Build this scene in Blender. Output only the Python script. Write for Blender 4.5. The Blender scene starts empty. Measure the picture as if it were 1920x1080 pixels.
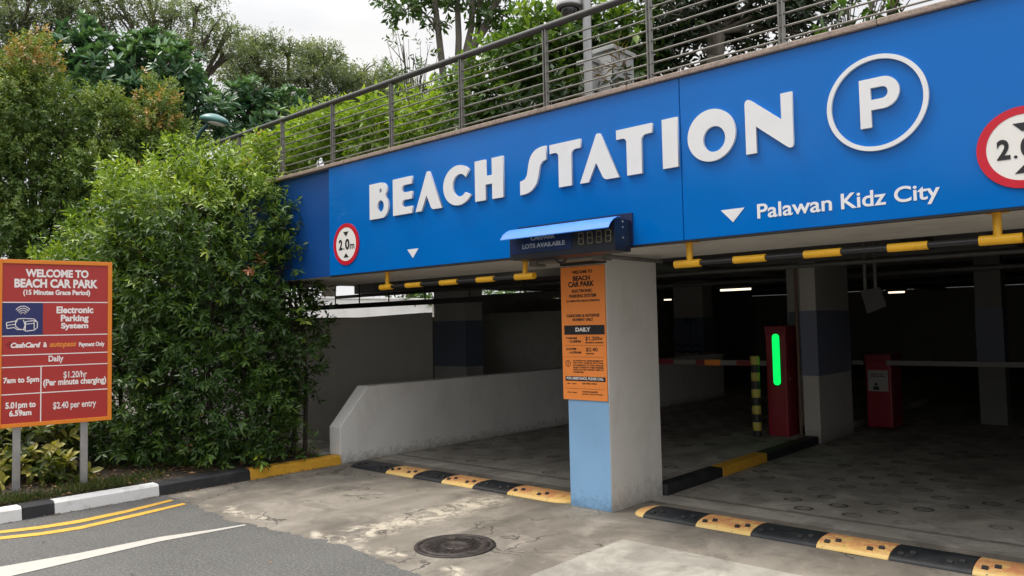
import bpy, math, random
import numpy as np
from mathutils import Matrix, Vector
rad = math.radians
C = bpy.context.scene.collection
sc = bpy.context.scene

# ------------------------------------------------------------------ camera
F, YAW, PIT, ROL, CAMH = 1449.24, 0.730419, 0.0493134, -0.0210094, 1.6
_f = Vector((-math.sin(YAW)*math.cos(PIT), math.cos(YAW)*math.cos(PIT), math.sin(PIT)))
_r = Vector((math.cos(YAW), math.sin(YAW), 0)); _u = _r.cross(_f)
RIGHT = math.cos(ROL)*_r + math.sin(ROL)*_u
UP = -math.sin(ROL)*_r + math.cos(ROL)*_u
FWD = _f
cam = bpy.data.cameras.new('camera'); camo = bpy.data.objects.new('camera', cam); C.objects.link(camo)
cam.sensor_width = 36; cam.lens = 36*F/1920; cam.clip_end = 2000; cam.clip_start = .05
m = Matrix((RIGHT, UP, -FWD)).transposed().to_4x4(); m.translation = (0, 0, CAMH)
camo.matrix_world = m
sc.camera = camo

# ------------------------------------------------------------------ sky, sun, exposure
SUN_EL, SUN_AZ = 64, 212           # azimuth measured from +x towards +y
world = bpy.data.worlds.new('World'); sc.world = world; world.use_nodes = True
nt = world.node_tree; N = nt.nodes; L = nt.links
bg = N['Background']
sky = N.new('ShaderNodeTexSky'); sky.sky_type = 'NISHITA'; sky.sun_disc = False
sky.sun_elevation = rad(SUN_EL); sky.sun_rotation = rad(90-SUN_AZ); sky.dust_density = 4
tc = N.new('ShaderNodeTexCoord'); sep = N.new('ShaderNodeSeparateXYZ'); L.new(tc.outputs['Generated'], sep.inputs[0])
rmp = N.new('ShaderNodeMapRange'); L.new(sep.outputs['Z'], rmp.inputs[0])
rmp.inputs[1].default_value = .36; rmp.inputs[2].default_value = 1; rmp.inputs[3].default_value = 6.1; rmp.inputs[4].default_value = 21
nz = N.new('ShaderNodeTexNoise'); nz.inputs['Scale'].default_value = 2.6; nz.inputs['Detail'].default_value = 6; nz.inputs['Roughness'].default_value = .6
mp = N.new('ShaderNodeMapping'); mp.inputs['Scale'].default_value = (1, 1, 3.2); L.new(tc.outputs['Generated'], mp.inputs[0]); L.new(mp.outputs[0], nz.inputs['Vector'])
cr = N.new('ShaderNodeValToRGB'); L.new(nz.outputs['Fac'], cr.inputs[0])
cr.color_ramp.elements[0].position = .35; cr.color_ramp.elements[0].color = (.83, .84, .88, 1)
cr.color_ramp.elements[1].position = .62; cr.color_ramp.elements[1].color = (1.0, .985, .96, 1)
mul = N.new('ShaderNodeVectorMath'); mul.operation = 'SCALE'; L.new(cr.outputs[0], mul.inputs[0]); L.new(rmp.outputs[0], mul.inputs['Scale'])
mx = N.new('ShaderNodeMix'); mx.data_type = 'RGBA'; mx.inputs['Factor'].default_value = .93
L.new(sky.outputs[0], mx.inputs[6]); L.new(mul.outputs[0], mx.inputs[7]); L.new(mx.outputs[2], bg.inputs['Color'])
bg.inputs['Strength'].default_value = .10
sun = bpy.data.lights.new('sun', 'SUN'); suno = bpy.data.objects.new('sun', sun); C.objects.link(suno)
sun.energy = 1.5; sun.angle = rad(14); sun.color = (1, .93, .82)
sd = Vector((math.cos(rad(SUN_EL))*math.cos(rad(SUN_AZ)), math.cos(rad(SUN_EL))*math.sin(rad(SUN_AZ)), math.sin(rad(SUN_EL))))
suno.rotation_euler = sd.to_track_quat('Z', 'Y').to_euler(); suno.location = (0, 0, 30)
sc.view_settings.view_transform = 'Standard'; sc.view_settings.look = 'None'
sc.view_settings.exposure = .75; sc.view_settings.gamma = 1
sc.cycles.max_bounces = 8; sc.cycles.diffuse_bounces = 4; sc.cycles.transparent_max_bounces = 8

# ------------------------------------------------------------------ helpers
def ray(px, py): return (FWD + RIGHT*((px-960)/F) - UP*((py-540)/F))
CAM = Vector((0, 0, CAMH))
def P(px, py, d): return CAM + ray(px, py)*d
def G(px, py, z=0.0):
    r = ray(px, py); return CAM + r*((z-CAMH)/r.z)
def AY(px, py, y):
    r = ray(px, py); return CAM + r*(y/r.y)
def AX(px, py, x):
    r = ray(px, py); return CAM + r*(x/r.x)

ORG = {}
def reg(o, org): ORG[o.name] = Vector(org)
def thing(name, label, cat, loc=(0, 0, 0), group=None):
    o = bpy.data.objects.new(name, None); C.objects.link(o); o.location = loc; o.empty_display_size = .1
    o['label'] = label; o['category'] = cat
    if group: o['group'] = group
    reg(o, loc); return o
def tag(o, label, cat, group=None):
    o['label'] = label; o['category'] = cat
    if group: o['group'] = group
    return o

class MB:
    def __init__(s): s.v = []; s.f = []; s.mi = []; s.sm = []
    def add(s, vs, fs, mi=0, sm=False):
        b = len(s.v); s.v += [tuple(v) for v in vs]
        for f in fs: s.f.append(tuple(b+i for i in f)); s.mi.append(mi); s.sm.append(sm)
        return s
    def box(s, x0, x1, y0, y1, z0, z1, mi=0):
        return s.hexa([(x0, y0, z0), (x1, y0, z0), (x1, y1, z0), (x0, y1, z0), (x0, y0, z1), (x1, y0, z1), (x1, y1, z1), (x0, y1, z1)], mi)
    def hexa(s, v, mi=0):
        return s.add(v, [(0, 3, 2, 1), (4, 5, 6, 7), (0, 1, 5, 4), (1, 2, 6, 5), (2, 3, 7, 6), (3, 0, 4, 7)], mi)
    def obox(s, o, u, v, w, mi=0):     # box from corner o with edge vectors
        o, u, v, w = map(Vector, (o, u, v, w))
        return s.hexa([o, o+u, o+u+v, o+v, o+w, o+u+w, o+u+v+w, o+v+w], mi)
    def tube(s, pts, r, n=8, mi=0, cap=True):
        pts = [Vector(p) for p in pts]; k = len(pts); rs = r if isinstance(r, (list, tuple)) else [r]*k
        ref = None; vs = []
        for i, p in enumerate(pts):
            t = (pts[min(i+1, k-1)]-pts[max(i-1, 0)]).normalized()
            if ref is None: ref = Vector((0, 0, 1)) if abs(t.z) < .9 else Vector((1, 0, 0))
            a = t.cross(ref).normalized(); b = a.cross(t).normalized(); ref = b
            for j in range(n):
                an = 2*math.pi*j/n; vs.append(p + (a*math.cos(an)+b*math.sin(an))*rs[i])
        fs = [(i*n+j, i*n+(j+1) % n, (i+1)*n+(j+1) % n, (i+1)*n+j) for i in range(k-1) for j in range(n)]
        s.add(vs, fs, mi, True)
        if cap: s.add([vs[j] for j in range(n)][::-1] + [vs[(k-1)*n+j] for j in range(n)], [tuple(range(n)), tuple(range(n, 2*n))], mi)
        return s
    def lathe(s, c, prof, n=24, mi=0, ax=(0, 0, 1)):
        q = Vector((0, 0, 1)).rotation_difference(Vector(ax)); c = Vector(c); k = len(prof)
        vs = [c + q @ Vector((r*math.cos(2*math.pi*j/n), r*math.sin(2*math.pi*j/n), h)) for r, h in prof for j in range(n)]
        fs = [(i*n+j, i*n+(j+1) % n, (i+1)*n+(j+1) % n, (i+1)*n+j) for i in range(k-1) for j in range(n)]
        return s.add(vs, fs, mi, True)
    def prism(s, poly, o, u, v, w, mi=0):   # poly in (a,b) -> o+a*u+b*v, extruded by w
        o, u, v, w = map(Vector, (o, u, v, w)); n = len(poly)
        a = [o+u*p+v*q for p, q in poly]; b = [p+w for p in a]
        return s.add(a+b, [tuple(range(n))[::-1], tuple(range(n, 2*n))] + [(i, (i+1) % n, n+(i+1) % n, n+i) for i in range(n)], mi)
    def build(s, name, mats, parent=None, bevel=0, kind=None, seg=2):
        org = ORG[parent.name] if parent else Vector((0, 0, 0))
        me = bpy.data.meshes.new(name)
        me.from_pydata([tuple(Vector(v)-org) for v in s.v], [], s.f)
        for mm in (mats if isinstance(mats, (list, tuple)) else [mats]): me.materials.append(mm)
        me.polygons.foreach_set('material_index', s.mi); me.polygons.foreach_set('use_smooth', s.sm)
        import bmesh
        bm = bmesh.new(); bm.from_mesh(me); bmesh.ops.recalc_face_normals(bm, faces=bm.faces)
        if bevel:
            ed = [e for e in bm.edges if len(e.link_faces) == 2 and e.calc_face_angle(0) > .6]
            bmesh.ops.bevel(bm, geom=ed, offset=bevel, segments=seg, affect='EDGES', profile=.6)
        bm.to_mesh(me); bm.free()
        return link(name, me, parent, kind, org)
def link(name, me, parent=None, kind=None, org=None):
    o = bpy.data.objects.new(name, me); C.objects.link(o)
    if parent: o.parent = parent
    if kind: o['kind'] = kind
    reg(o, org if org is not None else (0, 0, 0)); return o
def base_at(o, loc):                      # give a one-mesh thing its own origin
    o.data.transform(Matrix.Translation(-Vector(loc))); o.location = loc; reg(o, loc); return o

def arc(cx, cy, rx, ry, a0, a1, n=14):
    return [(cx+rx*math.cos(rad(a0+(a1-a0)*i/n)), cy+ry*math.sin(rad(a0+(a1-a0)*i/n))) for i in range(n+1)]
def frame(o, u, v):                       # 4x4 from origin, right, up
    u = Vector(u).normalized(); v = Vector(v).normalized(); n = u.cross(v)
    m = Matrix((u, v, n)).transposed().to_4x4(); m.translation = Vector(o); return m
def curve_mesh(cu, mat4, org):
    o = bpy.data.objects.new('tmp', cu); C.objects.link(o)
    dg = bpy.context.evaluated_depsgraph_get(); dg.update()
    me = bpy.data.meshes.new_from_object(o.evaluated_get(dg)); bpy.data.objects.remove(o)
    me.transform(mat4); me.transform(Matrix.Translation(-Vector(org))); return me
def shape(name, loops, fr, depth, mat, parent, bevel=0):
    cu = bpy.data.curves.new(name, 'CURVE'); cu.dimensions = '2D'; cu.fill_mode = 'BOTH'; cu.extrude = depth/2; cu.bevel_depth = bevel; cu.bevel_resolution = 1
    for lp in loops:
        sp = cu.splines.new('POLY'); sp.points.add(len(lp)-1); sp.use_cyclic_u = True
        for p, q in zip(sp.points, lp): p.co = (q[0], q[1], 0, 1)
    org = ORG[parent.name] if parent else (0, 0, 0)
    me = curve_mesh(cu, fr @ Matrix.Translation((0, 0, depth/2)), org); me.materials.append(mat)
    me.name = name
    return link(name, me, parent, None, org)
def text_geo(items, fr, depth=.0015):
    """items: (string, x0, y0, x1, y1, boldness[, shear]) fitted to that box, in the frame's plane; returns one mesh"""
    vs, fs = [], []
    for it in items:
        s, x0, y0, x1, y1, bold = it[:6]; sh = it[6] if len(it) > 6 else 0
        cu = bpy.data.curves.new('t', 'FONT'); cu.body = s; cu.size = 1; cu.offset = bold; cu.extrude = .01; cu.shear = sh; cu.resolution_u = 6
        o = bpy.data.objects.new('tmp', cu); C.objects.link(o)
        dg = bpy.context.evaluated_depsgraph_get(); dg.update()
        me = bpy.data.meshes.new_from_object(o.evaluated_get(dg)); bpy.data.objects.remove(o)
        co = np.array([v.co[:] for v in me.vertices]); lo, hi = co.min(0), co.max(0)
        sx = (x1-x0)/(hi[0]-lo[0]); sy = (y1-y0)/(hi[1]-lo[1])
        b = len(vs)
        for c in co:
            q = fr @ Vector((x0+(c[0]-lo[0])*sx, y0+(c[1]-lo[1])*sy, depth if c[2] > 0 else 0)); vs.append(tuple(q))
        fs += [tuple(b+i for i in p.vertices) for p in me.polygons]
        bpy.data.meshes.remove(me)
    return vs, fs
def lettering(name, items, fr, mat, parent, depth=.0015):
    vs, fs = text_geo(items, fr, depth); b = MB(); b.add(vs, fs); return b.build(name, mat, parent)

# ------------------------------------------------------------------ materials
MATS = {}
def lin(*c): return tuple(((x/255)/12.92 if x/255 <= .04045 else ((x/255+.055)/1.055)**2.4) for x in c)
def node(t, ty, **kw):
    n = t.nodes.new(ty)
    for k, v in kw.items(): setattr(n, k, v)
    return n
def noise(t, scale, detail=4, rough=.55, vec=None, dist=0):
    n = node(t, 'ShaderNodeTexNoise'); n.inputs['Scale'].default_value = scale; n.inputs['Detail'].default_value = detail
    n.inputs['Roughness'].default_value = rough; n.inputs['Distortion'].default_value = dist
    if vec is not None: t.links.new(vec, n.inputs['Vector'])
    return n.outputs['Fac']
def mrange(t, src, a, b, c=0., d=1., smooth=False):
    n = node(t, 'ShaderNodeMapRange'); t.links.new(src, n.inputs[0])
    if smooth: n.interpolation_type = 'SMOOTHSTEP'
    for i, v in enumerate((a, b, c, d)): n.inputs[i+1].default_value = v
    return n.outputs[0]
def math_(t, op, a, b=None, c=None):
    n = node(t, 'ShaderNodeMath', operation=op)
    for i, v in enumerate((a, b, c)):
        if v is None: continue
        if isinstance(v, (int, float)): n.inputs[i].default_value = v
        else: t.links.new(v, n.inputs[i])
    return n.outputs[0]
def mixc(t, fac, a, b, blend='MIX'):
    n = node(t, 'ShaderNodeMix', data_type='RGBA', blend_type=blend)
    for i, v in ((0, fac), (6, a), (7, b)):
        if isinstance(v, (int, float)): n.inputs[i].default_value = v
        elif isinstance(v, tuple): n.inputs[i].default_value = (*v[:3], 1)
        else: t.links.new(v, n.inputs[i])
    return n.outputs[2]
def mapped(t, scale=(1, 1, 1), rot=(0, 0, 0), loc=(0, 0, 0)):
    c = node(t, 'ShaderNodeTexCoord'); mm = node(t, 'ShaderNodeMapping')
    mm.inputs['Scale'].default_value = scale; mm.inputs['Rotation'].default_value = rot; mm.inputs['Location'].default_value = loc
    t.links.new(c.outputs['Object'], mm.inputs[0]); return mm.outputs[0]
def bump(t, bsdf, h, strength=.3, dist=.01):
    b = node(t, 'ShaderNodeBump'); b.inputs['Strength'].default_value = strength; b.inputs['Distance'].default_value = dist
    t.links.new(h, b.inputs['Height']); t.links.new(b.outputs[0], bsdf.inputs['Normal'])
def new(name):
    mm = bpy.data.materials.new(name); mm.use_nodes = True; t = mm.node_tree
    return mm, t, t.nodes['Principled BSDF']
def pm(name, col, rough=.6, metal=0., var=.12, vs=6., bs=60., bst=.15, spec=.5, dirt=None, dirtamt=.35, dscale=3., coat=0, stretch=(1, 1, 1)):
    if name in MATS: return MATS[name]
    mm, t, b = new(name); vec = mapped(t, stretch)
    f = noise(t, vs, 5, .6, vec)
    c = mixc(t, mrange(t, f, .3, .7), tuple(x*(1-var) for x in col), tuple(min(1, x*(1+var)) for x in col))
    if dirt:
        d = noise(t, dscale, 8, .68, vec, .4); c = mixc(t, mrange(t, d, .52, .72, 0, dirtamt), c, dirt)
    t.links.new(c, b.inputs['Base Color']); b.inputs['Metallic'].default_value = metal; b.inputs['Specular IOR Level'].default_value = spec
    t.links.new(mrange(t, f, .3, .7, max(0, rough-.08), min(1, rough+.08)), b.inputs['Roughness'])
    b.inputs['Coat Weight'].default_value = coat
    if bst: bump(t, b, noise(t, bs, 6, .6, mapped(t)), bst, .004)
    MATS[name] = mm; return mm
def emit(name, col, s):
    mm, t, b = new(name); b.inputs['Base Color'].default_value = (*col, 1); b.inputs['Emission Color'].default_value = (*col, 1); b.inputs['Emission Strength'].default_value = s; return mm
WHITE = pm('white_paint', (.74, .73, .70), .5, var=.04, bst=.05)
def asphalt():
    mm, t, b = new('asphalt'); v = mapped(t)
    big = noise(t, .9, 5, .6, v); fine = noise(t, 120, 3, .75, v); g2 = noise(t, 55, 4, .8, v); mid = noise(t, 7, 7, .72, v, .3)
    c = mixc(t, mrange(t, big, .3, .7), (.088, .087, .084), (.124, .122, .117))
    c = mixc(t, mrange(t, g2, .52, .66, 0, .7), c, (.27, .265, .25)); c = mixc(t, mrange(t, g2, .46, .34, 0, .75), c, (.035, .035, .036))
    c = mixc(t, mrange(t, fine, .56, .7, 0, .6), c, (.32, .315, .30)); c = mixc(t, mrange(t, fine, .42, .3, 0, .6), c, (.03, .03, .031))
    c = mixc(t, mrange(t, mid, .52, .72, 0, .35), c, (.06, .058, .055))
    t.links.new(c, b.inputs['Base Color']); b.inputs['Roughness'].default_value = .85; b.inputs['Specular IOR Level'].default_value = .3
    bump(t, b, math_(t, 'ADD', fine, g2), .7, .006); return mm
def concrete(name, c0, c1, rings=False, worn=False):
    mm, t, b = new(name); v = mapped(t)
    sp = node(t, 'ShaderNodeSeparateXYZ'); t.links.new(v, sp.inputs[0]); X, Y = sp.outputs['X'], sp.outputs['Y']
    big = noise(t, .75, 6, .62, v, .5); mid = noise(t, 5, 8, .7, v, .3); fine = noise(t, 90, 4, .7, v)
    st = noise(t, 1.2, 6, .6, mapped(t, (2.4, .35, 1)), .3)
    c = mixc(t, mrange(t, big, .38, .62), tuple(x*.85 for x in c0), c1)
    c = mixc(t, mrange(t, st, .46, .66, 0, .5), c, tuple(x*.45 for x in c0)); c = mixc(t, mrange(t, noise(t, 2.2, 7, .72, v, .8), .50, .66, 0, .6), c, tuple(x*.48 for x in c0)); c = mixc(t, mrange(t, noise(t, 1.7, 7, .7, mapped(t, loc=(7, 3, 0)), .6), .52, .68, 0, .5), c, tuple(min(1, x*1.5) for x in c1))
    c = mixc(t, mrange(t, mid, .55, .8, 0, .5), c, tuple(x*.5 for x in c0))
    c = mixc(t, mrange(t, mid, .42, .28, 0, .35), c, tuple(min(1, x*1.45) for x in c1))
    c = mixc(t, mrange(t, fine, .6, .8, 0, .5), c, (.30, .28, .25)); c = mixc(t, mrange(t, fine, .4, .25, 0, .45), c, (.06, .055, .05))
    h = math_(t, 'ADD', math_(t, 'MULTIPLY', fine, .35), math_(t, 'MULTIPLY', mid, .65))
    if worn:
        wob = math_(t, 'MULTIPLY', math_(t, 'SUBTRACT', noise(t, 3.2, 6, .7, v), .5), .7)
        d1 = math_(t, 'ABSOLUTE', math_(t, 'ADD', math_(t, 'SUBTRACT', X, -5.02), wob))
        d2 = math_(t, 'ABSOLUTE', math_(t, 'ADD', math_(t, 'SUBTRACT', Y, 3.56), math_(t, 'MULTIPLY', wob, .6)))
        m1 = math_(t, 'MULTIPLY', mrange(t, d1, .24, .05), mrange(t, Y, 5.7, 5.2)); m2 = math_(t, 'MULTIPLY', mrange(t, d2, .10, .02), mrange(t, noise(t, 1.3, 3, .6, v), .47, .55))
        ms = math_(t, 'MULTIPLY', math_(t, 'MAXIMUM', m1, m2), mrange(t, noise(t, 5, 9, .8, v, .8), .45, .54))
        c = mixc(t, math_(t, 'MULTIPLY', ms, .8), c, (.56, .50, .40))
        h = math_(t, 'SUBTRACT', h, math_(t, 'MULTIPLY', ms, .6))
        wide = node(t, 'ShaderNodeTexVoronoi', feature='DISTANCE_TO_EDGE'); wide.inputs['Scale'].default_value = .8
        dv = node(t, 'ShaderNodeVectorMath', operation='ADD'); t.links.new(v, dv.inputs[0])
        nn = node(t, 'ShaderNodeTexNoise'); nn.inputs['Scale'].default_value = 4; nn.inputs['Detail'].default_value = 5; t.links.new(v, nn.inputs['Vector'])
        sc_ = node(t, 'ShaderNodeVectorMath', operation='SCALE'); sc_.inputs['Scale'].default_value = .55; t.links.new(nn.outputs['Color'], sc_.inputs[0]); t.links.new(sc_.outputs[0], dv.inputs[1])
        t.links.new(dv.outputs[0], wide.inputs['Vector'])
        ck = math_(t, 'MULTIPLY', mrange(t, wide.outputs['Distance'], .012, .002), mrange(t, noise(t, 1.1, 2, .5, v), .46, .54))
        c = mixc(t, math_(t, 'MULTIPLY', ck, .8), c, (.035, .032, .028)); h = math_(t, 'SUBTRACT', h, ck)
    if rings:
        def ring(ox, oy):
            px = math_(t, 'DIVIDE', math_(t, 'ADD', X, ox), .40); py = math_(t, 'DIVIDE', math_(t, 'ADD', Y, oy), .545)
            cell = node(t, 'ShaderNodeCombineXYZ'); t.links.new(math_(t, 'FLOOR', px), cell.inputs[0]); t.links.new(math_(t, 'FLOOR', py), cell.inputs[1])
            wn = node(t, 'ShaderNodeTexWhiteNoise'); t.links.new(cell.outputs[0], wn.inputs[0])
            a = math_(t, 'MULTIPLY', math_(t, 'SUBTRACT', math_(t, 'FRACT', px), .5), .40); q = math_(t, 'MULTIPLY', math_(t, 'SUBTRACT', math_(t, 'FRACT', py), .5), .545)
            r = math_(t, 'SQRT', math_(t, 'ADD', math_(t, 'MULTIPLY', a, a), math_(t, 'MULTIPLY', q, q)))
            g = math_(t, 'ABSOLUTE', math_(t, 'SUBTRACT', r, .068))
            rg = math_(t, 'MAXIMUM', mrange(t, g, .020, .007), math_(t, 'MULTIPLY', mrange(t, r, .068, .05), .4))
            return math_(t, 'MULTIPLY', rg, mrange(t, wn.outputs['Value'], .15, .8, .15, 1))
        ra = math_(t, 'MAXIMUM', ring(10.236, 10.008-.2725+.0), ring(10.036, 9.736-.2725+.0))
        ra = math_(t, 'MULTIPLY', ra, mrange(t, noise(t, 12, 5, .7, v), .34, .5, .15, 1)); ra = math_(t, 'MULTIPLY', ra, mrange(t, Y, 6.45, 6.55)); ra = math_(t, 'MULTIPLY', ra, mrange(t, noise(t, 1.1, 3, .6, v), .36, .50, .45, 1))
        c = mixc(t, math_(t, 'MULTIPLY', ra, .92), c, (.035, .031, .027)); h = math_(t, 'SUBTRACT', h, math_(t, 'MULTIPLY', ra, .6))
        jt = math_(t, 'ABSOLUTE', math_(t, 'ADD', math_(t, 'SUBTRACT', Y, 6.42), math_(t, 'MULTIPLY', math_(t, 'SUBTRACT', noise(t, 6, 5, .7, v), .5), .12)))
        c = mixc(t, mrange(t, jt, .05, .012, 0, .6), c, (.045, .04, .035))
    t.links.new(c, b.inputs['Base Color']); b.inputs['Roughness'].default_value = .8; b.inputs['Specular IOR Level'].default_value = .35
    bump(t, b, h, .5, .008); return mm
ASPHALT = asphalt()
APRON = concrete('apron_concrete', (.192, .170, .140), (.262, .236, .20), worn=True)
FLOOR = concrete('carpark_floor_concrete', (.32, .298, .262), (.41, .383, .34), rings=True)
SLAB = concrete('new_concrete', (.29, .275, .24), (.37, .35, .305))
SOIL = pm('soil', (.045, .034, .026), .95, var=.5, vs=22, bs=30, bst=1, dirt=(.10, .07, .045), dirtamt=.6, dscale=14)
GROUND = pm('outer_ground', (.14, .13, .115), .9, var=.2, vs=2)
BLUE = pm('blue_panel', (.0, .130, .48), .13, var=.03, vs=1.2, bst=0, spec=.34, dirt=(.01, .09, .36), dirtamt=.3, dscale=1.4)
BLUED = pm('shaded_blue_panel', (.003, .06, .26), .4, var=.05, vs=1.2, bst=0)  # fascia blue with shade painted in
LETTER = pm('letter_white', (.72, .72, .735), .42, var=.02, bst=0, dirt=(.62, .61, .58), dirtamt=.3, dscale=5)
GRANITE = pm('granite_coping', (.30, .23, .19), .6, var=.35, vs=45, bst=.1, dirt=(.08, .07, .06), dirtamt=.7, dscale=9)
def painted(name, col, dirtc, g=.22):
    mm, t, b = new(name); v = mapped(t); geo = node(t, 'ShaderNodeNewGeometry'); sp = node(t, 'ShaderNodeSeparateXYZ'); t.links.new(geo.outputs['Position'], sp.inputs[0])
    n1 = noise(t, 2.2, 6, .62, mapped(t, (1.3, 1.3, .6)), .3); n2 = noise(t, 16, 7, .75, v, .4); n3 = noise(t, 1.5, 4, .6, v)
    c = mixc(t, mrange(t, n3, .3, .7), tuple(x*.95 for x in col), tuple(x*1.04 for x in col))
    c = mixc(t, mrange(t, n1, .52, .74, 0, .3), c, dirtc)
    up = math_(t, 'ADD', sp.outputs['Z'], math_(t, 'MULTIPLY', math_(t, 'SUBTRACT', n2, .5), .5))      # splash dirt and scuffs just above the floor
    c = mixc(t, mrange(t, up, g, -.02, 0, .6), c, tuple(x*.5 for x in dirtc))
    ch = math_(t, 'MULTIPLY', mrange(t, n2, .66, .70), mrange(t, sp.outputs['Z'], 1.0, .1)); c = mixc(t, math_(t, 'MULTIPLY', ch, .8), c, (.25, .235, .21))
    t.links.new(c, b.inputs['Base Color']); b.inputs['Roughness'].default_value = .6; bump(t, b, math_(t, 'SUBTRACT', noise(t, 60, 5, .6, v), ch), .15, .004); MATS[name] = mm; return mm
WALL = painted('painted_wall', (.72, .70, .665), (.40, .37, .32))
WALLW = painted('low_wall_white', (.79, .78, .76), (.40, .37, .32), .12)
GREYW = pm('grey_wall', (.52, .50, .46), .7, var=.06, vs=1.5, bst=.1, dirt=(.2, .19, .17), dirtamt=.4, dscale=1.6)
SOFFIT = pm('soffit_paint', (.55, .53, .49), .7, var=.06, vs=2, bst=.1, dirt=(.3, .28, .25), dirtamt=.5, dscale=2.5)
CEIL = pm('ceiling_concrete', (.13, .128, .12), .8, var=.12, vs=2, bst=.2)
INW = painted('dimmed_column_paint', (.48, .46, .42), (.24, .22, .19), .2)  # wall paint darkened to carry the dimness of the inner deck
SKYB = painted('light_blue_paint', (.25, .46, .72), (.15, .28, .46), .12)
BAND = pm('blue_band_paint', (.16, .18, .25), .5, var=.06, vs=3, bst=.08)
STEEL = pm('galvanised_steel', (.34, .34, .34), .42, .75, var=.14, vs=9, bst=.05)
RAIL = pm('railing_steel', (.17, .165, .15), .5, .35, var=.2, vs=12, bst=.05)
DARKRAIL = pm('handrail_dark', (.055, .054, .052), .5, .2, var=.2, vs=10, bst=.05)
YEL = pm('yellow_paint', (.80, .42, .015), .42, var=.1, vs=8, bst=.06, dirt=(.45, .22, .02), dirtamt=.45, dscale=9)
BLK = pm('black_paint', (.018, .018, .02), .5, var=.3, vs=8, bst=.1)
KW = pm('kerb_white', (.66, .66, .65), .6, var=.04, bst=.35, bs=25, dirt=(.33, .31, .28), dirtamt=.6, dscale=5)
KB = pm('kerb_black', (.016, .017, .02), .6, var=.3, bst=.35, bs=25, dirt=(.06, .058, .055), dirtamt=.5, dscale=7)
KY = pm('kerb_yellow', (.66, .35, .03), .6, var=.12, bst=.35, bs=25, dirt=(.30, .17, .05), dirtamt=.65, dscale=6)
MARKW = pm('marking_white', (.44, .42, .38), .75, var=.08, vs=12, bst=.4, bs=140, dirt=(.30, .29, .27), dirtamt=.6, dscale=12)
MARKY = pm('marking_yellow', (.62, .36, .05), .75, var=.1, vs=12, bst=.4, bs=140, dirt=(.28, .19, .07), dirtamt=.6, dscale=14)
REDB = pm('board_red', (.39, .026, .022), .35, var=.05, vs=2, bst=0, dirt=(.30, .02, .02), dirtamt=.3)
ORF = pm('board_orange', (.72, .21, .012), .4, var=.05, vs=3, bst=0)
ORS = pm('pillar_sign_orange', (.95, .29, .06), .4, var=.03, vs=3, bst=0)
NAVY = pm('navy', (.015, .02, .11), .4, var=.05, bst=0)
INK = pm('ink_black', (.014, .013, .016), .45, var=.1, bst=0)
TXW = pm('text_white', (.80, .76, .74), .5, var=.02, bst=0)
TXO = pm('text_orange', (.75, .24, .03), .5, var=.02, bst=0)
REDS = pm('sign_red', (.52, .008, .025), .35, var=.04, bst=0)
SIGNW = pm('sign_white', (.76, .74, .71), .4, var=.02, bst=0)

# ------------------------------------------------------------------ ground
def sheet(name, poly, z, mat, label=None):
    b = MB(); b.add([(x, y, z) for x, y in poly], [tuple(range(len(poly)))]); return b.build(name, mat, kind='structure')
def rag(p, q, n, amp, rng):
    return [(p[0]+(q[0]-p[0])*i/n + rng.uniform(-amp, amp)*(0 < i < n), p[1]+(q[1]-p[1])*i/n + rng.uniform(-amp, amp)*(0 < i < n)) for i in range(n+1)]
rg = random.Random(3)
sheet('ground', [(-400, -400), (400, -400), (400, 400), (-400, 400)], -.012, GROUND)
edge = rag((-7.80, 3.46), (-7.15, 3.43), 6, .015, rg)+rag((-7.15, 3.43), (-6.3, 3.33), 12, .03, rg)[1:]+rag((-6.3, 3.33), (-4.9, 3.49), 24, .03, rg)[1:]+rag((-4.9, 3.49), (-3.85, 3.37), 18, .025, rg)[1:]+rag((-3.85, 3.37), (9, 3.40), 40, .02, rg)[1:]
sheet('road', [(-8.6, -14)]+[(30, -14), (30, 3.4)]+edge[::-1]+[(-7.85, 2.1), (-8.0, 1.2), (-8.5, 0)], 0, ASPHALT)
sheet('driveway_apron', edge+[(30, 3.4), (30, 6.1), (-7.9, 6.1)], -.004, APRON)
sheet('car_park_floor', [(-14, 6.1), (10, 6.1), (10, 30), (-14, 30)], -.004, FLOOR)
sheet('concrete_slab', [(-3.30, 3.80)]+rag((-3.30, 3.80), (-3.30, 4.86), 10, .006, rg)+rag((-3.30, 4.86), (4, 4.82), 40, .006, rg)[1:]+[(4, 3.8)], .004, SLAB)
# white tapering line and double yellow line
def strip(name, up, lo, mat):
    a = [G(*p) for p in up]; c = [G(*p) for p in lo]
    b = MB(); n = len(a); b.add([(p.x, p.y, .004) for p in a]+[(p.x, p.y, .004) for p in c], [(i, i+1, n+i+1, n+i) for i in range(n-1)])
    return b.build(name, mat, kind='structure')
strip('white_line', [(-420, 1140), (0, 1063.7), (150, 1037.5), (300, 1007.5), (400, 993.5), (460, 983.7)], [(-420, 1215), (0, 1086), (150, 1051), (300, 1016), (400, 997.5), (460, 986)], MARKW)
strip('yellow_line', [(-300, 1014), (0, 996), (75, 987), (150, 975), (235, 957.5), (320, 937)], [(-300, 1020), (0, 1001), (75, 992.5), (150, 981), (240, 961.5), (326, 939.5)], MARKY)
strip('yellow_line', [(-300, 1027), (0, 1007), (75, 999), (150, 987.5), (240, 967), (342.5, 944)], [(-300, 1034), (0, 1012.5), (75, 1004.5), (150, 993), (245, 971.5), (350, 946)], MARKY)
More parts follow.
